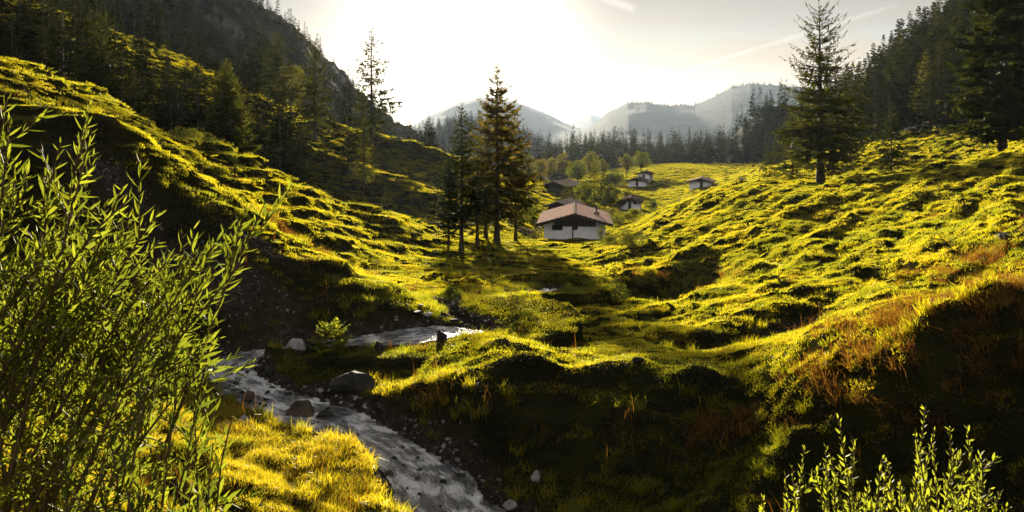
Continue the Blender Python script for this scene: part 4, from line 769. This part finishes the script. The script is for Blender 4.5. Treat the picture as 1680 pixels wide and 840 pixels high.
tipset([(-260, 60), (0, 190), (40, 330), (90, 320), (150, 205), (175, 330), (230, 300), (300, 400), (370, 345), (390, 430)], 36, 2.1, 3.1)
for (x, y, Y) in ((12,165,2.3),(-10,120,2.5),(150,195,2.4),(165,250,2.6),(215,310,2.5),(232,330,2.7),(405,345,2.5),(388,385,2.6),(378,430,2.7),(372,540,2.5),(368,590,2.55),(360,450,2.5),(330,400,2.6),(25,215,2.2),(60,300,2.3)): tips.append(tuple(at(x, y, Y)))
b0 = (-2.45, 2.75); nl = willow('willow_bush', 'large willow bush with narrow green leaves filling the left side close by', (b0[0], b0[1], gz(*b0)), tips, .062, 21, 'leaf_willow', lw=.175, ntw=13, twl=.31, baseR=.30, arch=.5, dens=.0145, root_k=.26)
tips = [tuple(at(x, y, Y)) for (x, y, Y) in ((372,680,2.35),(330,640,2.4),(290,600,2.3),(240,630,2.2),(352,740,2.3),(210,690,2.1),(300,720,2.3),(270,790,2.2),(330,800,2.3),(180,640,2.2),(150,740,2.1),(120,690,2.2))]
b0 = (-1.12, 2.2); nl2 = willow('willow_bush', 'thin lower willow shoots spreading over the sunlit grass beside the large bush', (b0[0], b0[1], gz(*b0)), tips, .066, 22, 'leaf_willow', lw=.2, ntw=6, twl=.24, baseR=.12, root_k=.4)
tips = [tuple(at(x, y, Y)) for (x, y, Y) in ((1385,690,2.9),(1330,765,2.9),(1345,790,3),(1455,750,2.8),(1470,760,3.1),(1268,822,2.9),(1290,830,3.0),(1520,698,2.9),(1532,706,3.1),(1556,702,3.0),(1578,712,2.9),(1605,770,3.0),(1625,790,2.8),(1500,745,3.0),(1430,770,3.1),(1410,735,2.9),(1560,760,2.8),(1480,800,2.9),(1590,815,3),(1400,800,2.8),(1360,740,3.1),(1540,790,3.1))]
tips += [tuple(at(rw.uniform(1270, 1630), rw.uniform(730, 850), rw.uniform(2.7, 3.2))) for _ in range(26)]
tips = [(p[0], p[1], p[2]+.03) for p in tips]
b0 = (1.42, 3.0); nl3 = willow('willow_bush', 'bright yellow green willow shoots with small leaves rising before the dark bank', (b0[0], b0[1], gz(*b0)), tips, .036, 23, 'leaf_willow_light', lw=.36, ntw=11, twl=.20, dens=.010, baseR=.25, up=.9, root_k=.6)
print('LEAVES', nl, nl2, nl3)
# ------------------------------------------------------------------ huts
def hut(label, px, Y, width, length, eave, rise, oh, rz, roof, cladding=False, door=None, windows=(), chimney=None, post=False, dark_gable=True, plinth=.35, lift=0., foh=None, side_walls='whitewash'):
    p = on(px, Y); root = empty('hut', (p.x, p.y, p.z+lift), rz); tag(root, label, 'hut')
    w, l = width/2, length; foh = oh if foh is None else foh
    rid = eave+rise*w/(w+oh)
    g = Geo(); g.prism([(-w, 0, -1.5), (w, 0, -1.5), (w, 0, eave), (0, 0, rid), (-w, 0, eave)], (0, l, 0)); g.build('wall', M[side_walls], root)
    sl = rise/(w+oh); th = .20; r = Geo()
    ez = rid-sl*(w+oh)
    for s in (-1, 1):
        a = [(0, -foh, rid+.02), (s*(w+oh), -foh, ez+.02), (s*(w+oh), -foh, ez+.02+th*.7), (0, -foh, rid+.02+th)]; r.prism(a if s < 0 else a[::-1], (0, l+foh+oh, 0))
    rf = r.build('roof', roof, root)
    rc = Geo(); rc.prism([(-.28, -foh-.04, rid+th-.05), (.28, -foh-.04, rid+th-.05), (0, -foh-.04, rid+th+.10)], (0, l+foh+oh+.08, 0)); rc.build('ridge_cap', M['roof_pale'], rf)
    f = Geo()
    for s in (-1, 1): f.bar((0, -foh-.05, rid-.08), (s*(w+oh), -foh-.05, ez-.06), .07, .34)
    f.build('bargeboard', M['wood_dark'], root)
    bm_ = Geo()
    for x, z in ((0, rid-.16), (-w*.98, ez+.25), (w*.98, ez+.25), (-w*.5, (rid+eave)/2-.2), (w*.5, (rid+eave)/2-.2)): bm_.bar((x, -foh+.03, z-.05), (x, .1, z-.05), .16, .2)
    bm_.build('rafter', M['wood_dark'], root)
    if dark_gable:
        c = Geo(); zt = eave-.55 if cladding else eave-.02; xw = w*.68 if cladding else w*.985
        topl = lambda x: rid-.05-(rid-eave)*abs(x)/w
        n = 15; xs = np.linspace(-xw, xw, n+1)
        for i in range(n):
            x0, x1 = xs[i]+.008, xs[i+1]-.008; q = [(x0, -.012, zt), (x1, -.012, zt), (x1, -.012, topl(x1)), (x0, -.012, topl(x0))]
            c.prism(q, (0, -.04-.012*(i % 2), 0))
        c.build('gable_boarding', M['wood_dark'], root)
    for (x, z, ww, wh) in windows:
        fr = Geo(); 
        for a, b in (((x-ww/2, z), (x+ww/2, z)), ((x-ww/2, z+wh), (x+ww/2, z+wh)), ((x-ww/2, z), (x-ww/2, z+wh)), ((x+ww/2, z), (x+ww/2, z+wh)), ((x, z), (x, z+wh))): fr.bar((a[0], -.03, a[1]), (b[0], -.03, b[1]), .09, .10)
        fo = fr.build('window', M['wood_dark'], root); pn = Geo(); pn.box(x-ww/2, x+ww/2, -.018, -.006, z, z+wh); pn.build('pane', M['glass_dark'], fo)
    if door:
        x, ww, wh = door; d = Geo(); n = max(3, int(ww/.2))
        for i in range(n): d.box(x-ww/2+i*ww/n+.006, x-ww/2+(i+1)*ww/n-.006, -.05-.01*(i % 2), -.004, -.3, wh)
        do = d.build('door', M['wood_dark'], root); h = Geo(); h.tube([(x+ww*.35, -.06, wh*.5), (x+ww*.35, -.13, wh*.5)], [.025, .03], 6); h.build('handle', M['metal_dark'], do)
    if chimney:
        x, y, hh = chimney; zc = rid-sl*abs(x); c = Geo(); c.box(x-.38, x+.38, y-.38, y+.38, zc-.3, zc+hh*.55); co = c.build('chimney', M['brick'], rf)
        k = Geo(); k.tube([(x, y, zc+hh*.5), (x, y, zc+hh*1.25)], [.12, .12], 8); k.tube([(x, y, zc+hh*1.27), (x, y, zc+hh*1.36)], [.34, .22], 8); k.build('chimney_pipe', M['metal_dark'], co)
    if post:
        d = Geo(); d.box(-.35, -.20, -.10, -.005, -.4, eave-.5); d.build('downpipe', M['wood_dark'], root)
    return root
def face(px, Y): return -math.atan2((px-840)/F*1.0, 1)      # turn to look along the line of sight
hut('long white walled hut with a pink red shingle roof and dark boarded gable', 943, 106, 8.1, 13.5, 1.95, 1.36, .95, face(943, 1), M['roof_red'], cladding=True, windows=((-2.3, .95, 1.3, .55), (.05, 1.0, .6, .55)), chimney=(3.0, 5.5, 1.1), post=True, lift=.15, foh=1.0)
hut('small white hut with a dark brown roof and central door below the meadow', 1033, 190, 4.9, 6.5, 1.55, 1.05, .65, face(1033, 1)-.05, M['roof_brown'], door=(0, .75, 1.5), windows=((-1.2, 1.0, .7, .42), (1.2, 1.0, .7, .42)), chimney=(1.6, 4.2, .7), lift=.5)
hut('hut with a red roof and wide dark door standing on the open meadow', 1149, 230, 6.2, 8, 1.5, 1.05, .8, face(1149, 1)-.08, M['roof_red'], door=(.3, .9, 1.45), chimney=(1.9, 5.5, .8), lift=.35, foh=.9)
hut('farther white hut with a dark roof and two white panels at the meadow edge', 1045, 272, 5.9, 7, 1.5, 1.1, .8, face(1045, 1)-.12, M['roof_brown'], door=(0, .9, 1.45), lift=.5)
hut('dark brown roofed hut farthest up, mostly hidden behind the hut with two white panels', 1056, 296, 4.6, 6, 1.8, 1.1, .8, face(1056, 1)-.2, M['roof_brown'], door=(0, .9, 1.5), lift=1.2)
hut('hut with a pale weathered roof half hidden by shrubs just behind the pink red roof', 917, 148, 4.2, 6, 1.7, .95, .7, face(917, 1)-.35, M['roof_pale'], windows=((0, .8, .6, .5),), lift=.3, side_walls='wood_dark')
hut('hut with a pale sunlit roof farthest left in the valley beside a pointed young larch', 910, 205, 6.2, 8, 1.6, 1.15, .7, face(910, 1)-.55, M['roof_pale'], door=(.5, .9, 1.5), lift=.2, side_walls='wood_dark')
# open shelter on the meadow
p = on(1218, 200); root = empty('shelter', (p.x, p.y, p.z), face(1218, 1)); tag(root, 'tiny open shelter with a pale flat roof alone on the meadow', 'shelter')
g = Geo(); g.prism([(-.95, -.8, 1.0), (.95, -.8, 1.0), (.95, -.8, 1.1), (-.95, -.8, 1.1)], (0, 1.7, .18)); g.build('roof', M['roof_pale'], root)
g = Geo(); g.box(-.7, .72, .2, .6, -.4, 1.03); g.build('wall', M['wood_dark'], root)
for x in (-.75, .75):
    g = Geo(); g.bar((x, -.65, -.4), (x, -.65, 1.0), .11); g.build('post', M['wood_grey'], root)
# fences
def fence(label, pts, hpost, rails, name='fence', thick=.12):
    p0 = pts[0]; root = empty(name, tuple(p0)); tag(root, label, 'fence'); o0 = np.array(p0); r = Geo()
    for p in pts:
        g = Geo(); q = np.array(p)-o0; g.bar(q-[0, 0, .3], q+[0, 0, hpost*R.uniform(.9, 1.15)], thick); g.build('post', M['wood_grey'], root)
    for a, b in zip(pts[:-1], pts[1:]):
        for z in rails: r.bar(np.array(a)-o0+[0, -.07, z*hpost], np.array(b)-o0+[0, -.07, z*hpost+R.uniform(-.04, .04)], .05, .12)
    r.build('rails', M['wood_grey'], root); return root
fence('weathered plank fence climbing the meadow below the red roofed hut', [on(px, Y) for px, Y in ((1100, 168), (1103, 174), (1106, 180), (1109, 187), (1112, 194), (1115, 202))], .85, (.3, .6, .9))
fence('short wooden rail fence at the left corner of the long white hut', [on(px, Y) for px, Y in ((879, 112), (884, 109), (888, 106))], 1.5, (.5, .92), thick=.13)
fence('low rail fence under the tallest spruce at the edge of the yard', [on(px, Y) for px, Y in ((846, 108), (856, 107), (866, 106), (875, 106))], 1.1, (.5, .9), thick=.13)

# ------------------------------------------------------------------ rocks
def rock_mesh(seed, sub=4, rough=.28, flat=.75):
    r_ = np.random.RandomState(seed); bm = bmesh.new(); bmesh.ops.create_icosphere(bm, subdivisions=sub, radius=1)
    V = np.array([v.co[:] for v in bm.verts]); fs = np.array([[v.index for v in f.verts] for f in bm.faces]); bm.free()
    V = V*r_.uniform(.8, 1.25, 3)
    for _ in range(15):      # cut facets
        n = unit(r_.normal(0, 1, 3)); cut = r_.uniform(.42, .85); k = V@n-cut; V = V-np.where(k > 0, k, 0)[:, None]*n*.96
    o = r_.uniform(0, 50, 2); V = V*(1+rough*.5*fbm(V[:, 0]*1.3+V[:, 2]*.7+o[0], V[:, 1]*1.3-V[:, 2]*.6+o[1], seed, 4, .55)[:, None])
    V[:, 2] *= flat; return V, fs
def rock(label, px, py, Y, wpx, mat, seed, hw=.7, flat=.8, group=None, name='boulder', sink=.3, rz=0., ele=None, sub=4):
    V, fs = rock_mesh(seed, sub, .3, 1); w = wpx/F*Y/2*1.12; V = V*[w, w*.85, w*hw]; X = (px-840)/F*Y
    z = gz(X, Y)+w*hw*(1-2*sink)
    g = Geo(); g.tris(V, fs); o = g.build(name, M[mat], smooth=False); o.location = (X, Y, z); o.rotation_euler = (0, 0, rz); tag(o, label, name, group); return o
def Yz(py, z=-4.88): return -z*F/(py-YH)
RK = [
 ('largest brown boulder standing in the water at the gravel bank', 500, 676, Yz(676), 58, 'rock_brown', 1, .85),
 ('dark boulder touching the right side of the largest brown boulder', 533, 680, Yz(682), 38, 'rock_dark', 2, .75),
 ('tall upright brown boulder at the water beside the left grass', 407, 657, Yz(657), 26, 'rock_brown', 3, 1.2),
 ('low grey boulder right of the tall upright brown boulder', 427, 654, Yz(654), 26, 'rock_pale', 4, .7),
 ('big dark mossy boulder set in the bank behind the gravel', 582, 630, 14.7, 78, 'rock_dark', 5, .62),
 ('grey boulder in the grass left of the spruce sapling', 487, 582, 17.2, 44, 'rock_pale', 6, .7),
 ('dark boulder leaning on the grey one left of the spruce sapling', 511, 580, 17.1, 24, 'rock_dark', 7, .8),
 ('round dark boulder alone on the grass strip between the bends', 622, 584, 16.9, 21, 'rock_dark', 8, 1.0),
 ('dark block of rock at the near edge of the far pool', 724, 580, 17.6, 26, 'rock_dark', 9, .85),
 ('grey stone lying in the sunny grass left of the stream', 402, 690, 12.6, 24, 'rock_pale', 10, .6),
 ('small dark rock breaking the ripples in midstream', 563, 697, Yz(697), 15, 'rock_dark', 11, .6),
 ('smallest dark rock just below the one in midstream', 556, 709, Yz(709), 9, 'rock_dark', 12, .6),
 ('dark wet rock at the left margin of the water below the gravel', 502, 703, Yz(703), 14, 'rock_dark', 13, .5),
 ('broad flat dark rock in the lower pool of the stream', 727, 787, Yz(787), 58, 'rock_dark', 14, .32),
 ('pointed dark rock beside the broad flat rock', 703, 780, Yz(780), 14, 'rock_dark', 15, .6),
 ('flat brown rock at the narrow neck of the stream', 632, 752, Yz(752), 26, 'rock_brown', 16, .35),
 ('brown rock against the right bank at the narrow neck', 660, 748, Yz(748), 20, 'rock_brown', 17, .4),
 ('rounded rock at the water where the bushes meet the stream', 378, 612, Yz(614), 34, 'rock_pale', 18, .5),
 ('dark rock behind the tall upright brown boulder', 443, 622, 15.8, 26, 'rock_dark', 19, .8),
 ('second dark rock by the grass edge above the gravel', 442, 633, 15.3, 24, 'rock_dark', 20, .7),
 ('pale stone lodged on the dark bank above the lower pool', 880, 770, 11.0, 22, 'rock_pale', 21, .8),
 ('pale grey rock at the bottom edge below the dark bank', 838, 834, 10.3, 30, 'rock_pale', 22, .6),
 ('dark rock at the foot of the bank beside the pale grey rock', 790, 832, Yz(838), 36, 'rock_dark', 23, .5),
 ('dark rock in the water at the very bottom', 748, 834, Yz(842), 26, 'rock_dark', 24, .5),
 ('flat grey rock in the middle of the far pool', 702, 543, 19.9, 20, 'rock_pale', 25, .4),
 ('dark flat rock at the back of the far pool', 686, 548, 19.6, 22, 'rock_dark', 26, .4),
 ('brown rock at the left end of the far pool', 662, 560, 18.8, 22, 'rock_brown', 27, .4),
 ('small rock near the front edge of the far pool', 703, 563, 18.6, 12, 'rock_brown', 28, .5),
 ('pale rock beside the thread of water in the gully', 888, 481, 29.5, 14, 'rock_pale', 29, .5),
 ('dark rock in the short turf of the flat left of the far stream', 712, 432, 44, 12, 'rock_dark', 30, .7),
 ('dark rock at the left of the turf flat near the cut bank', 598, 434, 34, 16, 'rock_dark', 31, .7),
 ('second small dark rock on the turf flat', 652, 420, 44, 12, 'rock_dark', 32, .6),
 ('dark lump of rock on the upper right meadow', 1655, 396, 24, 34, 'rock_dark', 33, .45),
 ('rock bared at the edge of the sunlit terrace', 1046, 597, 13.4, 22, 'rock_dark', 34, .6),
]
for i, (lb, px, py, Y, w, mt, sd_, hw) in enumerate(RK): rock(lb, px, py, Y, w, mt, sd_, hw, rz=R.uniform(0, 6))
for px, py, w in ((527,646,15),(541,644,13),(562,643,13),(538,653,11),(572,675,12),(583,662,14),(552,655,9),(546,664,8),(415,632,10),(600,672,9),(560,660,8),(520,655,9)):
    rock('small pale stone lying on the gravel bank beside the boulders', px, py, Yz(py, -4.82), w, 'rock_pale', R.randint(50, 90), .6, group='pale stones on the gravel bank', name='stone', sink=.2, sub=2, rz=R.uniform(0, 6))
for px, Y in ((610,19),(625,19.2),(645,19.5),(668,20),(676,19),(720,20),(735,20.6),(745,19.8),(758,20.4),(690,20.4)):
    rock('dark wet stone lying in the far pool of the stream', px, 0, Y, R.uniform(9, 16), 'rock_dark', R.randint(50, 90), .5, group='stones in the far pool', name='stone', sink=.3, sub=2, rz=R.uniform(0, 6))

q = 0; i_ = 0
while q < 46 and i_ < 400:
    i_ += 1; k = R.randint(0, si(372, 614, -4.9)); off = R.uniform(-1, 1); X, Y = SR[k, 0]+nrm[k, 0]*off*SR[k, 3], SR[k, 1]+nrm[k, 1]*off*SR[k, 3]
    if Y < 9.2: continue
    w = R.uniform(7, 17)*(1.25 if abs(off) > .75 else .85); o = rock('dark wet stone breaking the surface of the near stream', 840+X/Y*F, 0, Y, w, R.choice(('rock_dark', 'rock_dark', 'rock_brown')), R.randint(100, 140), R.uniform(.45, .8), group='wet stones in the near stream', name='stone', sink=.25, sub=2, rz=R.uniform(0, 6)); o.location.z = SR[k, 2]+.03; q += 1

# ------------------------------------------------------------------ grass: instanced tufts on the terrain (stuff)
def blades(seed, n, rad, h, w, lean=.5, seedhead=False):
    r_ = np.random.RandomState(seed); a = r_.uniform(0, 6.283, n); rr_ = rad*np.sqrt(r_.rand(n)); b = np.stack([rr_*np.cos(a), rr_*np.sin(a), np.full(n, -.03)], 1)
    az = r_.uniform(0, 6.283, n); hh = h*r_.uniform(.45, 1.25, n)[:, None]; ln = lean*r_.uniform(.1, 1.2, n)[:, None]; d = np.stack([np.cos(az), np.sin(az), 0*az], 1); s = np.stack([-np.sin(az), np.cos(az), 0*az], 1); u = np.array([0, 0, 1.])
    fz = r_.uniform(0, 6.283, n); s = np.stack([np.cos(fz), np.sin(fz), 0*fz], 1)
    p1 = b+u*hh*.5+d*hh*ln*.22; p2 = b+u*hh*(1-.28*ln)+d*hh*ln*.95; ww = w*r_.uniform(.7, 1.3, n)[:, None]
    V = np.stack([b-s*ww*.5, b+s*ww*.5, p1+s*ww*.42, p1-s*ww*.42, p2], 1).reshape(-1, 3); k = (np.arange(n)*5)[:, None]
    Q = k+[0, 1, 2, 3]; T = k+[3, 2, 4]; tn_ = r_.uniform(-.5, .5, n)
    if seedhead:
        pass
    return V, Q, T, tn_
# visibility from the valley: horizon per bearing
def horizon():
    nb_, ny_ = 900, 260; bi = np.clip(((TX/np.maximum(TY, .5))/.8*.5+.5)*nb_, 0, nb_-1).astype(int); yi = np.clip(np.log(np.maximum(TY, 1))/math.log(430)*ny_, 0, ny_-1).astype(int)
    Hh = np.full((nb_, ny_), -9.); ok = TY > 2; np.maximum.at(Hh, (bi[ok], yi[ok]), (Z/np.maximum(TY, .5))[ok]); Hc = np.maximum.accumulate(Hh, axis=1); return Hc, nb_, ny_
HC, NB_, NY_ = horizon()
def visible(x, y, z, top):
    bi = np.clip(((x/y)/.8*.5+.5)*NB_, 0, NB_-1).astype(int); yi = np.clip(np.log(y)/math.log(430)*NY_-3, 0, NY_-1).astype(int)
    return (z+top)/y > HC[bi, yi]-.006
GN = None
def scatter_group():
    ng = bpy.data.node_groups.new('tuft_scatter', 'GeometryNodeTree'); ng.interface.new_socket('Geometry', in_out='INPUT', socket_type='NodeSocketGeometry'); ng.interface.new_socket('Geometry', in_out='OUTPUT', socket_type='NodeSocketGeometry')
    N, L = ng.nodes, ng.links; gi = N.new('NodeGroupInput'); go = N.new('NodeGroupOutput')
    def attr(nm, t):
        a = N.new('GeometryNodeInputNamedAttribute'); a.data_type = t; a.inputs['Name'].default_value = nm; return a.outputs['Attribute']
    cp = N.new('FunctionNodeCompare'); cp.data_type = 'FLOAT'; cp.operation = 'GREATER_THAN'; L.new(attr('ispt', 'FLOAT'), cp.inputs[0]); cp.inputs[1].default_value = .5
    se = N.new('GeometryNodeSeparateGeometry'); se.domain = 'POINT'; L.new(gi.outputs[0], se.inputs[0]); L.new(cp.outputs[0], se.inputs['Selection'])
    ip = N.new('GeometryNodeInstanceOnPoints'); L.new(se.outputs[0], ip.inputs['Points']); L.new(se.outputs[1], ip.inputs['Instance'])
    e = N.new('FunctionNodeEulerToRotation'); L.new(attr('rot', 'FLOAT_VECTOR'), e.inputs[0]); L.new(e.outputs[0], ip.inputs['Rotation']); L.new(attr('scl', 'FLOAT_VECTOR'), ip.inputs['Scale'])
    L.new(ip.outputs[0], go.inputs[0]); return ng
def scatter_obj(name, label, tuft, pts, rot, scl, mat):
    global GN
    GN = GN or scatter_group(); V, Q, T, tn_ = tuft; n = len(V); m = len(pts)
    VV_ = np.vstack([V, pts]); me = mesh_np(name, VV_, [f for f in (Q, T)], mat, False, {'tint': ('FACE', 'FLOAT', np.concatenate([tn_]*((len(Q)+len(T))//len(tn_)))), 'ispt': ('POINT', 'FLOAT', np.concatenate([np.zeros(n), np.ones(m)])),
        'rot': ('POINT', 'FLOAT_VECTOR', np.vstack([np.zeros((n, 3)), rot])), 'scl': ('POINT', 'FLOAT_VECTOR', np.vstack([np.ones((n, 3)), scl]))})
    o = link(name, me); md = o.modifiers.new('scatter', 'NODES'); md.node_group = GN; tag(o, label, None, kind='stuff'); return o
def sample(dens_fn, seed):
    r_ = np.random.RandomState(seed); x = .25*(TX[:-1, :-1]+TX[1:, :-1]+TX[:-1, 1:]+TX[1:, 1:]); y = .25*(TY[:-1, :-1]+TY[1:, :-1]+TY[:-1, 1:]+TY[1:, 1:]); z = .25*(Z[:-1, :-1]+Z[1:, :-1]+Z[:-1, 1:]+Z[1:, 1:])
    sl_ = SLOPE[:-1, :-1]; dx = TX[:-1, 1:]-TX[:-1, :-1]; dy = TY[1:, :-1]-TY[:-1, :-1]; area = dx*dy*np.sqrt(1+np.minimum(sl_, 2)**2)
    inf = (np.abs(x) < .70*y+2.0) & (y > 4)
    d = dens_fn(x, y, z, sl_, BARE[:-1, :-1], D[:-1, :-1]-WS[:-1, :-1], TU[:-1, :-1])*area*inf
    d = d*np.where(visible(x, np.maximum(y, 1.), z, .35), 1, 0)
    n = r_.poisson(np.clip(d, 0, 60)); i, j = np.nonzero(n); rep = n[i, j]; i = np.repeat(i, rep); j = np.repeat(j, rep)
    fx, fy = r_.rand(len(i)), r_.rand(len(i))
    def lerp(G): return (G[i, j]*(1-fx)+G[i, j+1]*fx)*(1-fy)+(G[i+1, j]*(1-fx)+G[i+1, j+1]*fx)*fy
    px_, py_, pz_ = lerp(TX), lerp(TY), lerp(Z); nx, ny = -gx[i, j], -gy[i, j]
    tilt = .45; rx = -np.arctan(ny)*tilt*-1; return np.stack([px_, py_, pz_], 1), np.stack([nx, ny], 1), r_
def orient(nrm, r_, m, k=.5):
    """lean tufts part-way to the ground's normal, random turn: XYZ euler (turn about z first, then lean)"""
    rz = r_.uniform(0, 6.283, m); nx, ny = np.clip(nrm[:, 0], -1.5, 1.5)*k, np.clip(nrm[:, 1], -1.5, 1.5)*k
    # matrix = Lean @ Rz ; compute euler from columns
    nn = unit(np.stack([nx, ny, np.ones(m)], 1)); c, s = np.cos(rz), np.sin(rz); x0 = np.stack([c, s, 0*c], 1); x1 = unit(x0-nn*(x0*nn).sum(1)[:, None]); y1 = np.cross(nn, x1)
    ry = -np.arcsin(np.clip(x1[:, 2], -1, 1)); rx = np.arctan2(y1[:, 2], nn[:, 2]); rzz = np.arctan2(x1[:, 1], x1[:, 0]); return np.stack([rx, ry, rzz], 1)
def sc_y(y, p=.75): return np.clip(y/12, .55, None)**p
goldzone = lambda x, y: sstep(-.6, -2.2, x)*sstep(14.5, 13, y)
rust = lambda x, y: np.clip(patch_xy(x, y, 6.6, 10.4, 2.2, 1.3)+patch_xy(x, y, 5.0, 11.3, 1.0, .7)*.35+patch_xy(x, y, 3.0, 11.4, .9, .6)*.3+patch_xy(x, y, 13.5, 22, 3, 2)*.4+patch_xy(x, y, 9.5, 44, 3, 5)*.55+patch_xy(x, y, 7.2, 50, 2, 4)*.4+patch_xy(x, y, -8.5, 27, 3, 2)*.3, 0, 1)
def patch_xy(x, y, cx_, cy_, rx, ry): return np.exp(-1.5*(((x-cx_)/rx)**2+((y-cy_)/ry)**2))
def turf(x, y, z, sl_, bare, dw, u):
    s = sc_y(y); cl = np.clip(.65+.9*fbm(x*.7, y*.7, 133, 3), .15, 1.3)
    return 62/s**2*cl*np.clip(1.15-bare*1.6, 0, 1)*np.where(dw < .08, 0, 1)*np.clip(1.5-sl_*.75, .25, 1)*(1-.75*goldzone(x, y))
pts, nr, r_ = sample(turf, 1); s = sc_y(pts[:, 1]); hv = np.clip(.75+1.1*fbm(pts[:, 0]*.9, pts[:, 1]*.9, 77, 3), .4, 1.7); print('TURF', len(pts))
A_ = r_.rand(len(pts)) < .5
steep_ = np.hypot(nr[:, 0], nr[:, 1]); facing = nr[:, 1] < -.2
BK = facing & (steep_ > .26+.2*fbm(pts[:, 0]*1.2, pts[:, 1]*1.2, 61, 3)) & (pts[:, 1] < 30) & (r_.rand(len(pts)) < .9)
scatter_obj('grass', 'sparse brown thatch on the steep banks, darkened in colour to deepen the shade', blades(37, 70, .17, .10, .007, 1.2), pts[BK], orient(nr[BK], r_, BK.sum()), np.stack([s[BK], s[BK], s[BK]**.7*hv[BK]], 1), M['grass_bank_shade'])
for nm, msk, sd_ in (('grass', A_ & ~BK, 31), ('grass', ~A_ & ~BK, 32)):
    m = msk.sum(); ss = s[msk]*r_.uniform(.8, 1.25, m); scatter_obj(nm, 'short green and yellow turf covering the slopes', blades(sd_, 90, .17, .070, .0075, .8), pts[msk], orient(nr[msk], r_, m), np.stack([ss, ss, ss**.68*hv[msk]], 1), M['grass'])
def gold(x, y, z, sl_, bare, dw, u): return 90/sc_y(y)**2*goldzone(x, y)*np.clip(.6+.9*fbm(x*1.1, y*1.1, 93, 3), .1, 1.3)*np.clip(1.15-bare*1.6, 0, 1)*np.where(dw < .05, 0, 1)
pts, nr, r_ = sample(gold, 2); m = len(pts); s = sc_y(pts[:, 1])*r_.uniform(.8, 1.2, m); hv = np.clip(.9+1.2*fbm(pts[:, 0]*1.1, pts[:, 1]*1.1, 78, 3), .45, 2.)
scatter_obj('grass', 'golden lit grass on the left bank of the stream', blades(33, 80, .15, .11, .006, .9), pts, orient(nr, r_, m), np.stack([s, s, s*hv], 1), M['grass_gold']); print('GOLD', m)
def tall(x, y, z, sl_, bare, dw, u):
    k = np.clip(fbm(x*.55, y*.55, 151, 3)*2.2-.15, 0, 1); near_b = np.exp(-((dw-.4)/.5)**2)*.7
    return (5.5+4*sstep(18, 13, y))/sc_y(y)**2*np.clip(k+near_b, 0, 1)*sstep(80, 35, y)*np.where(dw < .1, 0, 1)*np.clip(1.2-bare*1.3, 0, 1)
pts, nr, r_ = sample(tall, 3); m = len(pts); s = sc_y(pts[:, 1], .5)*r_.uniform(.7, 1.3, m)
scatter_obj('grass', 'longer green grass tussocks on the banks and hummocks', blades(34, 70, .11, .20, .0065, 1.1), pts, orient(nr, r_, m, .3), np.stack([s, s, s], 1), M['grass']); print('TALL', m)
def dry(x, y, z, sl_, bare, dw, u):
    k = np.clip(fbm(x*.8, y*.8, 171, 3)*2.-.45, 0, 1)*.22; return (26*rust(x, y)+5*k)/sc_y(y)**2*sstep(60, 25, y)*np.where(dw < .15, 0, 1)
pts, nr, r_ = sample(dry, 4); m = len(pts); s = sc_y(pts[:, 1], .5)*r_.uniform(.7, 1.4, m)
scatter_obj('grass', 'dry rust coloured grass and bracken on the right bank', blades(35, 46, .14, .24, .006, 1.5), pts, orient(nr, r_, m, .3), np.stack([s, s, s], 1), M['grass_dry']); print('DRY', m)
def stalk(x, y, z, sl_, bare, dw, u): return (.25+3.2*rust(x, y)+1.6*patch_xy(x, y, 1.6, 11.6, 2.6, 1.3)+1.3*np.exp(-((dw-.7)/.6)**2))*sstep(30, 16, y)*np.where(dw < .1, 0, 1)*sstep(5, 8, y)
pts, nr, r_ = sample(stalk, 5); m = len(pts); s = r_.uniform(.6, 1.4, m)
scatter_obj('grass', 'thin bleached grass stalks standing along the banks', blades(36, 7, .10, .46, .005, .9), pts, orient(nr, r_, m, .2), np.stack([s, s, s], 1), M['grass_dry']); print('STALK', m)
# pebbles
V, fs = rock_mesh(99, 1, .3, .7)
def peb(x, y, z, sl_, bare, dw, u): return np.clip(bare-.35, 0, 1)*115*sstep(45, 18, y)*(y < 45)*np.where(dw < -.15, .12, 1)
pts, nr, r_ = sample(peb, 6); m = len(pts); s = .012+.05*r_.rand(m)**3.5; pts[:, 2] += s*.2
scatter_obj('gravel', 'grey pebbles along the stream bed and scree patches', (V, np.zeros((0, 4), int), fs, np.zeros(len(fs))), pts, r_.uniform(0, 6, (m, 3))*[.1, .1, 1], np.stack([s*r_.uniform(.8, 1.5, m), s, s*r_.uniform(.5, 1, m)], 1), M['pebble']); print('PEB', m)
